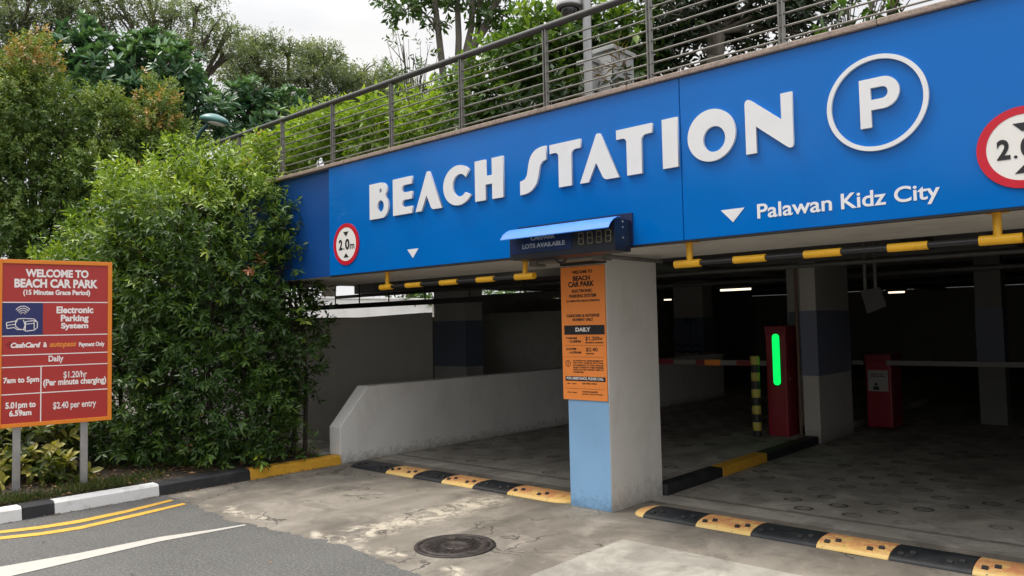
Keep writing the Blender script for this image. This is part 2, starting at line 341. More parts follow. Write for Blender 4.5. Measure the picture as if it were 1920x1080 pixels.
# planting bed, slightly uneven
def bed():
    rng = np.random.RandomState(4); b = MB(); xs = np.linspace(-7.93, -40, 70); ys = np.linspace(-14, 6.05, 70)
    vs = []
    for i, x in enumerate(xs):
        for j, y in enumerate(ys):
            xx = x - (0 if y > 2.1 else (.07*(2.1-y)+.10*max(0, 1.2-y)**1.3 if i < 69 else 0))
            vs.append((xx, y, .105 + (rng.uniform(-.012, .03) if i > 1 else -.01)))
    b.add(vs, [(i*70+j, i*70+j+1, (i+1)*70+j+1, (i+1)*70+j) for i in range(69) for j in range(69)], 0, True)
    return b.build('planting_soil', SOIL, kind='structure')
bed()
b = MB(); b.box(-9.25, -8.0, 5.42, 6.04, -.01, .118); b.build('concrete_path', SLAB, kind='structure')

# kerb blocks, bevelled, lying along a line that bends away to the left
def kerbpt(s):                             # s = y at the kerb face
    if s >= 2.1: return Vector((-7.77, s, 0)), Vector((0, 1, 0))
    d = 2.1-s; return Vector((-7.77-.07*d-.10*max(0, d-.9)**1.3, s, 0)), Vector((.07+.13*max(0, d-.9)**.3*(d > .9), 1, 0)).normalized()
def kerb(s0, s1, mat, label, h=.125):
    mb = MB(); n = max(2, int((s1-s0)/.12)); prof = [(0, 0), (.012, h-.02), (.035, h), (.15, h), (.15, 0)]; vs = []
    for i in range(n+1):
        p, t = kerbpt(s0+.003+(s1-s0-.006)*i/n); nr = Vector((-t.y, t.x, 0))
        vs += [p+nr*a+Vector((0, 0, c-.01)) for a, c in prof]
    k = len(prof)
    mb.add(vs, [(i*k+j, i*k+j+1, (i+1)*k+j+1, (i+1)*k+j) for i in range(n) for j in range(k-1)]+[tuple(range(k)), tuple(n*k+j for j in range(k))], 0)
    o = mb.build('kerb_block', mat); p, _ = kerbpt((s0+s1)/2); base_at(o, p)
    return tag(o, label, 'kerb', 'painted kerb blocks along the planting bed')
kerb(.3, 1.35, KB, 'black painted kerb block beyond the left picture edge')
kerb(1.35, 2.21, KW, 'white painted kerb block at the left edge under the red board')
kerb(2.21, 2.465, KB, 'short black painted kerb block between two white ones', .13)
kerb(2.465, 3.40, KW, 'long white painted kerb block beside the double yellow lines')
kerb(3.40, 4.375, KB, 'long black painted kerb block at the foot of the clipped hedge')
kerb(4.375, 4.80, KY, 'yellow painted kerb block next to the long black one', .118)
kerb(4.80, 5.56, KY, 'yellow painted kerb block ending at the white low wall', .112)
# interior island
b = MB(); b.box(-4.85, -3.95, 6.34, 16, -.02, .092); b.build('traffic_island', FLOOR, kind='structure')
for y0, y1, mt, lb in ((6.345, 7.46, KB, 'black kerb block beside the pillar inside the entrance'), (7.463, 8.545, KY, 'dull yellow kerb block inside the car park lane'), (8.548, 10.12, KB, 'black kerb block ending at the second column')):
    b = MB(); b.box(-3.95, -3.80, y0, y1, -.01, .095); o = b.build('kerb_block', mt, bevel=.012); base_at(o, (-3.87, (y0+y1)/2, 0)); tag(o, lb, 'kerb', 'kerb blocks along the inner lane island')

# manhole cover
mh = thing('manhole_cover', 'round dark iron manhole cover set in the concrete apron', 'manhole', (-4.185, 3.985, 0))
IRON = pm('rusty_iron', (.05, .042, .04), .6, .5, var=.4, vs=14, bst=.4, bs=50, dirt=(.10, .075, .06), dirtamt=.7, dscale=14)
b = MB(); b.lathe((-4.185, 3.985, -.002), [(.30, 0), (.30, .006), (.262, .008), (.262, .002)], 48); b.build('rim', IRON, mh)
b = MB(); b.lathe((-4.185, 3.985, -.001), [(.258, 0), (.258, .006), (.22, .008), (.21, .004), (.1, .004), (.095, .009), (.075, .009), (.07, .004), (.001, .0045)], 48)
for i in range(-7, 8):
    for j in range(-7, 8):
        x, y = i*.028+(j % 2)*.014, j*.028
        if .105 < math.hypot(x, y) < .2: b.box(-4.185+x-.008, -4.185+x+.008, 3.985+y-.008, 3.985+y+.008, .002, .0075)
b.build('lid', IRON, mh)

# speed bumps: rubber segments
RUB = pm('black_rubber', (.013, .015, .018), .55, var=.25, bst=.25, bs=90, dirt=(.07, .068, .065), dirtamt=.45, dscale=8)
def worn_yellow():
    mm, t, bs = new('worn_yellow_rubber'); v0 = mapped(t); oi = node(t, 'ShaderNodeObjectInfo'); va = node(t, 'ShaderNodeVectorMath', operation='MULTIPLY_ADD'); t.links.new(oi.outputs['Random'], va.inputs[0]); va.inputs[1].default_value = (37, 11, 0); t.links.new(v0, va.inputs[2]); v = va.outputs[0]; sp = node(t, 'ShaderNodeSeparateXYZ'); t.links.new(v, sp.inputs[0])
    n1 = noise(t, 3.5, 6, .65, v, .3); n2 = noise(t, 26, 6, .75, v); n3 = noise(t, 11, 8, .8, v, .6)
    c = mixc(t, n1, (.74, .46, .09), (.74, .57, .27))
    c = mixc(t, math_(t, 'MULTIPLY', mrange(t, sp.outputs['Z'], .016, .040), mrange(t, n3, .40, .54, 0, .9)), c, (.56, .215, .10))
    c = mixc(t, mrange(t, n2, .61, .68, 0, .85), c, (.05, .045, .04)); c = mixc(t, mrange(t, n3, .6, .72, 0, .5), c, (.30, .17, .06))
    t.links.new(c, bs.inputs['Base Color']); bs.inputs['Roughness'].default_value = .55; bump(t, bs, n2, .3, .004); return mm
RUBY = worn_yellow()
def bump_row(label, xs, cols, y0, capl, capr):
    t = thing('speed_bump', label, 'speed bump', ((xs[0]+xs[-1])/2, y0+.17, 0), 'black and yellow rubber speed bumps')
    W, H = .36, .05; prof = [(W*(.5-.5*math.cos(math.pi*i/16)), .004+H*math.sin(math.pi*i/16)**.85) for i in range(17)]
    for i in range(len(xs)-1):
        x0, x1 = xs[i]+.002, xs[i+1]-.002; mb = MB(); n = 12; vs = []
        cap = (i == 0 and capl) or (i == len(xs)-2 and capr)
        for k in range(n+1):
            x = x0+(x1-x0)*k/n; q = 1.
            if i == 0 and capl: q = math.sqrt(max(0.02, 1-(1-k/n)**2))
            if i == len(xs)-2 and capr: q = math.sqrt(max(0.02, 1-(k/n)**2))
            vs += [(x, y0+W/2+(p-W/2)*q, -.006+h*(q if cap else 1)) for p, h in prof]
        mb.add(vs, [(k*17+j, k*17+j+1, (k+1)*17+j+1, (k+1)*17+j) for k in range(n) for j in range(16)], 0, True)
        mb.add([vs[j] for j in range(17)], [tuple(range(17))], 0); mb.add([vs[n*17+j] for j in range(17)], [tuple(range(17))], 0)
        seg = mb.build('rubber_segment', RUBY if cols[i] else RUB, t)
        if cap: seg['label'] = 'rounded end cap'
        if x1-x0 > .35:                      # bolt holes and cleat slots
            for fx in (.2, .8):
                for dx, dz in ((-.035, .0), (.03, .012)):
                    x = x0+(x1-x0)*fx+dx; yy = y0+.055+dz*3.2; zz = .004+H*math.sin(math.acos(1-2*(yy-y0)/W))**.85-.006
                    hb = MB(); hb.obox((x-.018, yy-.012, zz-.007), (.036, 0, 0), (0, .026, .015), (0, -.005, .0085)); hb.build('bolt_recess', BLK, seg)
    return t
bump_row('rubber speed bump in front of the left lane by the low wall', [-7.50, -6.86, -6.40, -5.955, -5.505, -5.04, -4.55, -4.30], [0, 1, 0, 1, 0, 1, 1], 5.49, False, True)
bump_row('longer rubber speed bump across the right lane beside the pillar', [-3.70, -3.545, -3.065, -2.61, -2.125, -1.645, -1.16, -.68, -.2, .28, .76], [1, 0, 1, 0, 1, 0, 1, 0, 1, 0], 5.52, True, False)
# ------------------------------------------------------------------ the car park building
bld = thing('car_park', 'concrete car park with white columns and a dark open deck under the planted terrace', 'building', (-3, 12, 0))
FY = 4.95
b = MB(); b.box(-9.35, 9, 5.01, 6.28, 2.196, 3.36); b.build('entrance_beam', SOFFIT, bld, bevel=.012)
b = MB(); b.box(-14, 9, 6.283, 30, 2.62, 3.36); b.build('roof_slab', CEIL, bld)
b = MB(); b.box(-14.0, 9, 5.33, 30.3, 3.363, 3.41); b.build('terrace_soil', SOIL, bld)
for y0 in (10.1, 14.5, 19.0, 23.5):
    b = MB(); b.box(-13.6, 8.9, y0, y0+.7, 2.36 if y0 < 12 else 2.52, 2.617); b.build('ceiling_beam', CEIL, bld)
b = MB(); b.box(-14.1, -13.71, 8.51, 30, 2.56, 2.6175); b.build('edge_beam', CEIL, bld)
b = MB(); b.box(-14, 9, 30, 30.3, -.1, 2.618); b.build('rear_wall', GREYW, bld); b = MB(); b.box(8.95, 9.2, 6.3, 29.99, -.1, 2.618); b.build('side_wall', GREYW, bld)
b = MB(); b.box(-14, -13.7, 6.29, 8.5, -.1, 2.618); b.box(-14, -13.7, 8.503, 12.7, -.1, 1.86); b.box(-14, -13.7, 12.703, 29.99, -.1, 2.36); b.box(-14, -13.7, 17.6, 29.99, 2.363, 2.618); b.box(-13.69, -8.9, 14.0, 14.2, -.1, 1.93); b.box(-13.69, -9.51, 6.06, 6.25, -.1, 1.74); b.build('side_wall', GREYW, bld)
b = MB()
b = MB(); b.box(-13.98, -13.6, 12.76, 13.2, 2.363, 2.618); b.build('side_pier', GREYW, bld)
b = MB(); b.box(1.3, 9, 5.52, 6.1, -.02, 2.194); b.build('unseen_front_wall', WALL, bld)  # solid wall added out of view to cut light into the right bay
# front pillar: painted faces are sheets 3 mm proud
b = MB(); b.box(-4.278, -3.842, 5.508, 6.334, -.02, 2.195); col = b.build('column', WALL, bld, bevel=.008)
b = MB(); b.box(-4.281, -3.846, 5.5045, 5.509, .0, 1.0); b.build('blue_paint', SKYB, col)
GREYI = pm('dull_column', (.20, .195, .18), .7, var=.08, vs=2, bst=.1)
def column(x0, x1, y0, y1, top, z=0, band=(.87, 1.722), mat=INW):
    b = MB(); b.box(x0, x1, y0, y1, z-.02, top); c = b.build('column', mat, bld, bevel=.01)
    if band:
        b = MB(); b.box(x0-.004, x1+.004, y0-.004, y1+.004, *band); b.build('painted_band', BAND, c)
    return c
column(-3.985, -3.775, 10.135, 11.38, 2.36)
b = MB(); b.box(-4.55, -4.10, 11.1, 11.4, .09, 2.36); c = b.build('column', INW, bld, bevel=.008)
b = MB(); b.box(-4.554, -4.096, 11.096, 11.404, .87, 1.722); b.build('painted_band', BAND, c)
column(-2.58, -2.23, 13.3, 13.62, 2.617, mat=GREYI)
column(-11.03, -10.17, 10.05, 10.5, 2.35, mat=GREYW)
c = column(-9.85, -9.05, 17.0, 17.5, 2.617)
def wave(z, amp, th):
    up = [(-9.83+.76*i/24, z+amp*math.sin(i*.75)) for i in range(25)]
    return up+[(x, q-th) for x, q in up[::-1]]
MUR = pm('mural_blue', (.03, .05, .13), .5, bst=0)
for z in (1.06, .90):
    b = MB(); b.prism(wave(z, .018, .05), (0, 16.995, 0), (1, 0, 0), (0, 0, 1), (0, -.004, 0)); b.build('painted_wave', MUR, c)
b = MB(); b.prism([(-9.44, 1.15), (-9.40, 1.15), (-9.36, 1.6), (-9.40, 1.6)], (0, 16.995, 0), (1, 0, 0), (0, 0, 1), (0, -.004, 0))
for k in range(7):
    a = rad(-20+k*36); dx, dz = math.cos(a), math.sin(a)
    b.prism([(-9.38, 1.6), (-9.38+dx*.14-dz*.03, 1.6+dz*.10+.03), (-9.38+dx*.28, 1.6+dz*.13-.06), (-9.38+dx*.14+dz*.03, 1.6+dz*.10-.01)], (0, 16.990-k*.001, 0), (1, 0, 0), (0, 0, 1), (0, -.002, 0))
b.build('painted_palm', MUR, c)
# services under the ceiling
PIPE = pm('service_pipe', (.17, .165, .155), .5, .3, bst=.05); DPIPE = pm('dark_tray', (.03, .03, .028), .6, .3, bst=.05)
def part_tube(name, pts, r, mt, n=8): b = MB(); b.tube(pts, r, n); return b.build(name, mt, bld)
b = MB(); b.box(-13.6, -5.2, 8.05, 8.35, 1.975, 2.045); b.build('cable_tray', DPIPE, bld)
for x in (-12.9, -12.3, -11.6, -10.9, -10.1, -9.2, -8.2, -7.1, -6.2):
    b = MB(); b.tube([(x, 8.2, 2.04), (x, 8.2, 2.62)], .012, 6); b.build('hanger_rod', DPIPE, bld)
part_tube('pipe', [(-13, 7.0, 2.33), (8, 7.0, 2.33)], .045, PIPE); part_tube('pipe', [(-13, 9.2, 2.25), (8, 9.2, 2.25)], .03, PIPE)
part_tube('pipe', [(-9, 6.75, 2.42), (8, 6.75, 2.42)], .03, PIPE); part_tube('pipe', [(-4.9, 6.6, 2.30), (-4.9, 22, 2.30)], .05, PIPE)
part_tube('pipe', [(-1.4, 6.6, 2.34), (-1.4, 22, 2.34)], .04, PIPE); part_tube('pipe', [(-13, 12.5, 2.28), (8, 12.5, 2.28)], .04, PIPE)
part_tube('pipe', [(-4.02, 10.11, .1), (-4.02, 10.11, 2.36)], .022, pm('rust_pipe', (.16, .10, .07), .6, bst=.1))
for x in (-2.4, -.6, 1.2): 
    b = MB(); b.box(x, x+.05, 6.5, 10.1, 2.40, 2.62); b.build('bracket', PIPE, bld)
part_tube('conduit', [(-4.42, 5.30, 2.165), (-3.75, 5.30, 2.165), (-3.70, 5.34, 2.165), (-3.70, 6.2, 2.165)], .018, PIPE)
part_tube('conduit', [(-4.45, 5.38, 2.16), (-3.74, 5.38, 2.16)], .012, pm('brass_pipe', (.30, .22, .10), .5, .3, bst=0))
b = MB(); b.box(-3.80, -3.70, 5.25, 5.40, 2.135, 2.192); b.build('junction_box', PIPE, bld, bevel=.006); b = MB(); b.box(-4.50, -4.42, 5.26, 5.40, 2.13, 2.192); b.build('junction_box', PIPE, bld, bevel=.006)
b = MB(); b.box(-4.30, -3.83, 5.45, 5.503, 2.13, 2.19); b.build('sign_bracket', DPIPE, bld)
# drop panel above the left lane
b = MB(); b.box(-9.3, -5.5, 7.5, 7.62, 2.22, 2.617); b.build('down_stand', CEIL, bld)

# low wall with a sloped end
lw = MB(); prof = [(5.565, -.01), (5.565, .425), (5.985, .892), (15.5, .905), (15.5, -.01)]
lw.prism([(p, q) for p, q in prof], (-8.02, 0, 0), (0, 1, 0), (0, 0, 1), (.22, 0, 0)); o = lw.build('low_wall', WALLW, bevel=.008)
base_at(o, (-7.91, 5.6, 0)); tag(o, 'white painted low wall with a sloped end dividing the left entrance lane', 'wall')
pw = MB(); pw.prism([(6.05, -.01), (6.05, 1.72), (8.44, 1.85), (8.44, -.01)], (-9.5, 0, 0), (0, 1, 0), (0, 0, 1), (.2, 0, 0)); pw.box(-9.2995, -9.26, 6.03, 8.45, -.01, .42)
o = pw.build('parapet_wall', GREYW); base_at(o, (-9.4, 7, 0)); tag(o, 'plain grey wall with a low plinth behind the white low wall', 'wall')

# ------------------------------------------------------------------ fascia sign
fs = thing('fascia_sign', 'long blue fascia sign reading BEACH STATION over the car park entrance', 'sign', (-3, FY, 2.19))
for x0, x1 in ((-7.105, -2.769), (-2.763, 2.4)):
    b = MB(); b.box(x0, x1, FY, 5.005, 2.19, 3.375); b.build('panel', BLUE, fs, bevel=.004)
b = MB(); b.box(-7.10, 2.4, FY+.004, FY+.05, 2.176, 2.1895); b.build('edge_trim', INK, fs)
FR = frame((0, FY, 0), (1, 0, 0), (0, 0, 1))
A1 = [(-5.482, 3.088), (-5.474, 3.094), (-5.452, 3.094), (-5.442, 3.087), (-5.274, 2.722), (-5.388, 2.722), (-5.41, 2.728), (-5.428, 2.746), (-5.482, 2.856), (-5.488, 2.862), (-5.494, 2.856), (-5.563, 2.722), (-5.649, 2.722)]
T1 = [(-3.968, 3.085), (-3.65, 3.085), (-3.65, 3.013), (-3.70, 3.012)]+arc(-3.70, 2.967, .045, .045, 90, 180, 8)+[(-3.745, 2.722), (-3.877, 2.722), (-3.877, 2.978)]+arc(-3.911, 2.978, .034, .034, 0, 90, 6)+[(-3.968, 3.012)]
GLY = [
 [[(-6.362, 2.722), (-6.362, 3.086)]+arc(-6.185, 3.008, .104, .078, 90, -40)+arc(-6.168, 2.837, .108, .115, 50, -90), arc(-6.182, 3.002, .019, .025, 0, 340), arc(-6.184, 2.846, .053, .059, 0, 345, 20)],
 [[(-5.987, 2.722), (-5.987, 3.086), (-5.698, 3.086), (-5.698, 3.01)]+arc(-5.81, 2.9735, .037, .0365, 90, 270)+[(-5.698, 2.937), (-5.698, 2.864)]+arc(-5.81, 2.828, .037, .036, 90, 270)+[(-5.698, 2.792), (-5.698, 2.722)]],
 [A1],
 [arc(-5.053, 2.903, .2, .185, 43, 325, 36)+arc(-5.03, 2.9, .097, .104, 316, 38, 26)],
 [[(-4.836, 2.722), (-4.836, 3.086), (-4.705, 3.086), (-4.705, 2.937), (-4.625, 2.937), (-4.625, 3.086), (-4.493, 3.086), (-4.493, 2.722), (-4.625, 2.722), (-4.625, 2.86), (-4.705, 2.86), (-4.705, 2.722)]],
 [[(-4.008, 3.09), (-4.005, 2.975), (-4.045, 2.963), (-4.072, 2.935), (-4.085, 2.89), (-4.097, 2.838), (-4.115, 2.79), (-4.142, 2.757), (-4.175, 2.733), (-4.217, 2.718), (-4.255, 2.713), (-4.298, 2.712), (-4.297, 2.828), (-4.262, 2.834), (-4.239, 2.845), (-4.222, 2.868), (-4.212, 2.9), (-4.203, 2.95), (-4.191, 2.99), (-4.176, 3.022), (-4.155, 3.048), (-4.125, 3.071), (-4.086, 3.084), (-4.05, 3.09)]],
 [T1], [[(x+1.985, z) for x, z in A1]], [[(x+.66, z) for x, z in T1]],
 [[(-2.906, 2.725), (-2.906, 3.089), (-2.78, 3.089), (-2.78, 2.725)]],
 [arc(-2.516, 2.905, .183, .184, 0, 350, 44), arc(-2.494, 2.875, .084, .09, 0, 350, 30)],
 [[(-2.262, 2.725), (-2.262, 3.07), (-2.256, 3.088), (-2.24, 3.096), (-2.221, 3.09), (-2.012, 2.918), (-2.012, 3.089), (-1.937, 3.089), (-1.937, 2.745), (-1.942, 2.729), (-1.956, 2.722), (-1.975, 2.729), (-2.187, 2.904), (-2.187, 2.725)]],
]
for g in GLY: shape('letter', g, FR, .021, LETTER, fs)
shape('parking_letter', [[(-1.519, 2.76), (-1.519, 3.059)]+arc(-1.385, 2.962, .094, .097, 90, -90)+[(-1.454, 2.865), (-1.454, 2.76)], [(-1.454, 3.0), (-1.454, 2.927)]+arc(-1.39, 2.9635, .034, .0365, -90, 90, 10)], FR, .021, LETTER, fs)
shape('parking_ring', [arc(-1.427, 2.907, .291, .293, 0, 355, 70), arc(-1.427, 2.907, .263, .266, 0, 355, 70)], FR, .02, LETTER, fs)
shape('arrow', [[(-2.471, 2.372), (-2.297, 2.372), (-2.383, 2.28)]], FR, .003, LETTER, fs)
shape('arrow', [[(-5.80, 2.371), (-5.635, 2.371), (-5.718, 2.283)]], FR, .003, LETTER, fs)
lettering('lettering', [('Palawan', -2.208, 2.284, -1.717, 2.383, .016), ('Kidz', -1.661, 2.284, -1.398, 2.381, .016), ('City', -1.352, 2.257, -1.106, 2.381, .016)], FR, LETTER, fs, .003)
# recessed panel in fascia blue darkened for shade, to the left of the sign
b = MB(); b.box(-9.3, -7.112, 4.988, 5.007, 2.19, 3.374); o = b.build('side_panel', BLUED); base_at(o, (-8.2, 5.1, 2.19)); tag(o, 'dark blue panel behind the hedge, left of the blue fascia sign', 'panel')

# round height signs
def height_sign(cx, label):
    t = thing('height_limit_sign', label, 'sign', (cx, FY, 2.51), 'round red height limit signs on the fascia'); cz = 2.511
    shape('sign_face', [arc(cx, cz, .190, .190, 0, 355, 64)], frame((0, FY, 0), (1, 0, 0), (0, 0, 1)), .0085, SIGNW, t)
    shape('red_ring', [arc(cx, cz, .223, .223, 0, 355, 72), arc(cx, cz, .176, .180, 0, 355, 72)], FR, .010, REDS, t)
    F2 = frame((cx, FY-.0085, cz), (1, 0, 0), (0, 0, 1))
    lettering('number', [('2', -.125, -.058, -.062, .055, .035), ('.', -.047, -.058, -.030, -.041, .03), ('0', -.014, -.060, .062, .055, .035), ('m', .072, -.058, .145, -.006, .012)], F2, INK, t, .002)
    F3 = frame((cx, FY-.0087, cz), (1, 0, 0), (0, 0, 1))
    shape('arrow', [[(-.046, .133), (.046, .133), (0, .083)]], F3, .002, INK, t); shape('arrow', [[(-.046, -.142), (.046, -.142), (0, -.096)]], F3, .002, INK, t)
height_sign(-6.79, 'round 2.0m height limit sign seen whole at the left end of the fascia')
height_sign(-.69, 'round 2.0m height limit sign cut by the right edge, right of the circled P')

# coping and railing
b = MB(); xs = [-14, -12.2, -10.4, -8.6, -6.8, -5.0, -3.2, -1.4, .4, 2.2, 4]
cp = thing('coping', 'pinkish granite coping along the top of the blue fascia', 'coping', (-3, 5.1, 3.37))
for x0, x1 in zip(xs[:-1], xs[1:]):
    b = MB(); b.box(x0+.002, x1-.002, 4.925, 5.32, 3.378, 3.418); b.build('coping_stone', GRANITE, cp, bevel=.008)
rl = thing('terrace_railing', 'grey steel railing with thin horizontal bars along the terrace edge', 'railing', (-3, 5.1, 3.44))
for i in range(14):
    x = -2.061-1.032*i+1.032*3
    b = MB(); b.box(x-.006, x+.006, 5.062, 5.10, 3.41, 4.14); b.box(x+.022, x+.034, 5.062, 5.10, 3.41, 4.14); b.box(x-.02, x+.05, 5.05, 5.112, 3.4185, 3.428); b.build('post', RAIL, rl, bevel=.002, seg=1)
b = MB(); b.tube([(-12, 5.08, 4.158), (2, 5.08, 4.158)], .03, 12); b.build('handrail', DARKRAIL, rl)
for k in range(7):
    z = 3.50+k*.087
    b = MB(); b.tube([(-12, 5.08, z), (2, 5.08, z)], .0075, 8); b.build('bar', RAIL, rl)

# lots available display
ld = thing('parking_display', 'dark electronic display with a bright blue visor fixed under the fascia', 'display', (-3.75, 4.9, 2.14))
DK = pm('display_case', (.010, .013, .022), .4, bst=0); DN = pm('display_navy', (.006, .013, .06), .4, bst=0)
b = MB(); b.box(-4.34, -3.19, 4.935, 4.9495, 2.198, 2.438); b.build('back_plate', DN, ld)
b = MB(); b.box(-4.245, -3.205, 4.72, 4.934, 2.14, 2.385); b.build('case', DK, ld, bevel=.006)
b = MB(); b.box(-4.225, -3.60, 4.716, 4.7205, 2.185, 2.36); b.build('face', pm('display_face', (.004, .018, .085), .35, bst=0), ld)
def visor():
    b = MB(); pr = [(4.745, 2.392), (4.70, 2.386), (4.655, 2.366), (4.615, 2.338), (4.585, 2.298)]; n = len(pr); vs = []
    for x in (-4.225, -3.165): vs += [(x, y, z) for y, z in pr]+[(x, y+.001, z-.006) for y, z in pr]
    fs_ = []
    for j in range(n-1): fs_ += [(j, j+1, 2*n+j+1, 2*n+j), (n+j+1, n+j, 3*n+j, 3*n+j+1), (j, n+j, n+j+1, j+1), (2*n+j, 2*n+j+1, 3*n+j+1, 3*n+j)]
    fs_ += [(0, 2*n, 3*n, n), (n-1, 2*n-1, 4*n-1, 3*n-1)]
    b.add(vs, fs_, 0); return b.build('visor', pm('visor_blue', (.04, .20, .66), .55, bst=0), ld)
visor()
FD = frame((0, 4.716, 0), (1, 0, 0), (0, 0, 1))
DT = pm('display_text', (.42, .46, .52), .5, bst=0)
lettering('lettering', [('CARPARK', -4.01, 2.283, -3.76, 2.318, .02), ('LOTS AVAILABLE', -4.10, 2.222, -3.665, 2.258, .02)], FD, DT, ld)
for k in range(4):
    b = MB(); x = -3.535+k*.083; w, h, s = .052, .092, .008; z0 = 2.208
    for (a, c, e, f) in ((0, w, 0, s), (0, w, h/2-s/2, h/2+s/2), (0, w, h-s, h), (0, s, 0, h), (w-s, w, 0, h)): b.box(x+a, x+c, 4.714-(.0005 if c-a > s*2 else 0), 4.7195, z0+e, z0+f)
    b.build('digit', pm('dull_led', (.16, .13, .085), .5, var=.5, vs=90, bst=0), ld)
b = MB(); b.tube([AY(1039, 474, 4.9), AY(1041, 484, 5.0), AY(1047, 492, 5.05), AY(1056, 493, 5.05), AY(1061, 487, 5.0), AY(1061, 474, 4.9)], .012, 8); b.build('cable', BLK, ld)
for x in (-3.2035,):
    for z in (2.24, 2.32, 2.36):
        b = MB(); b.lathe((x, 4.83, z), [(.0001, .004), (.008, .003), (.009, 0)], 8, ax=(1, 0, 0)); b.build('bolt', STEEL, ld)

# height limit bars
def height_bar(tees, bands, label, hang):
    t = thing('height_limit_bar', label, 'barrier bar', ((tees[0][0]+tees[-1][1])/2, 5.07, 2.03), 'yellow and black height limit bars'); z = 2.03
    b = MB(); b.tube([(tees[0][0]+.01, 5.07, z), (tees[-1][1]-.01, 5.07, z)], .019, 14); b.build('bar', pm('bar_black', (.012, .012, .013), .4, bst=.05), t)
    for x0, x1 in bands:
        b = MB(); b.tube([(x0, 5.07, z), (x1, 5.07, z)], .026, 14); b.build('yellow_sleeve', YEL, t)
    for (x0, x1), h in zip(tees, hang):
        b = MB(); b.tube([(x0, 5.07, z), (x1, 5.07, z)], .029, 14); b.tube([(h, 5.07, z), (h, 5.07, 2.19)], .023, 12); b.box(h-.055, h+.055, 5.02, 5.12, 2.183, 2.195); b.build('hanger', YEL, t)
height_bar([(-6.373, -6.19), (-4.495, -4.28)], [(-5.965, -5.74), (-5.462, -5.227), (-4.967, -4.752)], 'yellow and black height bar hanging over the left lane', (-6.262, -4.382))
height_bar([(-2.911, -2.702), (-.945, -.735)], [(-2.446, -2.213), (-1.95, -1.714), (-1.434, -1.211)], 'yellow and black height bar hanging over the right lane', (-2.79, -.853))

# orange tariff board on the pillar
ps = thing('tariff_sign', 'tall orange tariff sign on the front pillar', 'sign', (-4.085, 5.5, .94))
b = MB(); b.box(-4.325, -3.846, 5.490, 5.503, .938, 2.118); b.build('panel', ORS, ps, bevel=.002)
FP = frame((0, 5.490, 0), (1, 0, 0), (0, 0, 1))
def pt(px, py): q = AY(px, py, 5.49); return q.x, q.z
def box_text(s, x0, y0, x1, y1, bold, fn=pt, sh=0):
    ym = (y0+y1)/2; xm = (x0+x1)/2
    return (s, fn(x0, ym)[0], fn(xm, y1)[1], fn(x1, ym)[0], fn(xm, y0)[1], bold, sh)
TX = [("WELCOME TO", 1072.4, 506.6, 1110, 512.4, .03), ("BEACH", 1074, 517, 1106, 526, .04), ("CAR PARK", 1065.3, 527.3, 1113.9, 537.7, .04), ("ELECTRONIC", 1072.4, 542.2, 1110, 548, .035), ("PARKING SYSTEM", 1067.2, 551.3, 1117.5, 557.5, .035),
 ("(15 MINUTES GRACE PERIOD)", 1062.3, 562, 1124.2, 566.8, .03), ("CASHCARD & AUTOPASS", 1062.3, 588.8, 1124, 594.5, .035), ("PAYMENT ONLY", 1073.7, 596.6, 1112.3, 602, .035),
 ("7.00AM", 1061.5, 631.9, 1081.5, 636.4, .03), ("- 5.00PM", 1064.5, 637.9, 1089.2, 642.6, .03), ("$1.20/hr", 1097.8, 631, 1130.2, 639.4, .016), ("PER MINUTE CHARGING", 1098, 641, 1131.5, 643.8, .03),
 ("5.01PM", 1062, 652.2, 1080.3, 656.7, .03), ("- 6.59AM", 1065.2, 658.6, 1089.6, 663, .03), ("$2.40", 1098.8, 651.8, 1120.5, 660, .016), ("PER ENTRY", 1098.8, 661.9, 1114.5, 664.4, .03),
 ("ACCEPTS NO RESPONSIBILITY", 1074.3, 675.2, 1131, 678.2, .02), ("FOR THEFT, DAMAGE OR OTHER", 1074.3, 679.4, 1131.4, 682.4, .02), ("OCCURRENCE TO YOUR VEHICLES", 1074.5, 683.6, 1131.7, 686.6, .02), ("WHILST PARKED IN THESE PREMISES.", 1074.5, 687.8, 1132, 690.8, .02), ("VEHICLES ARE PARKED HERE AT", 1074.7, 692, 1132.2, 695, .02), ("OWNERS RISK.", 1074.8, 696.2, 1095, 699.2, .02),
 ("7am - 10pm", 1064, 717.6, 1080.5, 720.6, .02), ("CAR PARK OFFICE", 1091, 718, 1119, 721, .02), ("After 10pm", 1064, 734, 1082, 737, .02), ("STATION RANGERS", 1092, 733.5, 1121, 736.5, .02), ("(AFTER OFFICE HOURS)", 1092, 738.5, 1130, 741.5, .02)]
lettering('lettering', [box_text(*a) for a in TX], FP, INK, ps)
b = MB()
for q0, q1 in (((1058, 610.5), (1134, 627)), ((1060.5, 705), (1135.5, 716.5))):
    x0, z1 = pt(*q0); x1, z0 = pt(*q1); b = MB(); b.box(x0, x1, 5.4885, 5.4905, z0, z1); b.build('black_band', INK, ps)
lettering('band_lettering', [box_text("DAILY", 1079.3, 613.9, 1107.4, 621.6, .045), box_text("FOR ASSISTANCE, PLEASE CALL", 1063, 707.3, 1132.5, 713.2, .03)], frame((0, 5.4885, 0), (1, 0, 0), (0, 0, 1)), ORS if 0 else TXW, ps)
cx, cz = pt(1065.4, 681.3); shape('warning_ring', [arc(cx, cz, .029, .029, 0, 350, 28), arc(cx, cz, .0245, .0245, 0, 350, 28)], FP, .0015, INK, ps)
b = MB(); b.box(cx-.0035, cx+.0035, 5.4885, 5.4905, cz-.006, cz+.018); b.box(cx-.0035, cx+.0035, 5.4885, 5.4905, cz-.018, cz-.011)
for (px0, py0) in ((1060, 647.5), (1060, 669), (1061, 727.5)):
    x0, z = pt(px0, py0); b.box(x0, -3.87, 5.4890, 5.4905, z-.001, z+.001)
b.build('warning_mark', INK, ps)

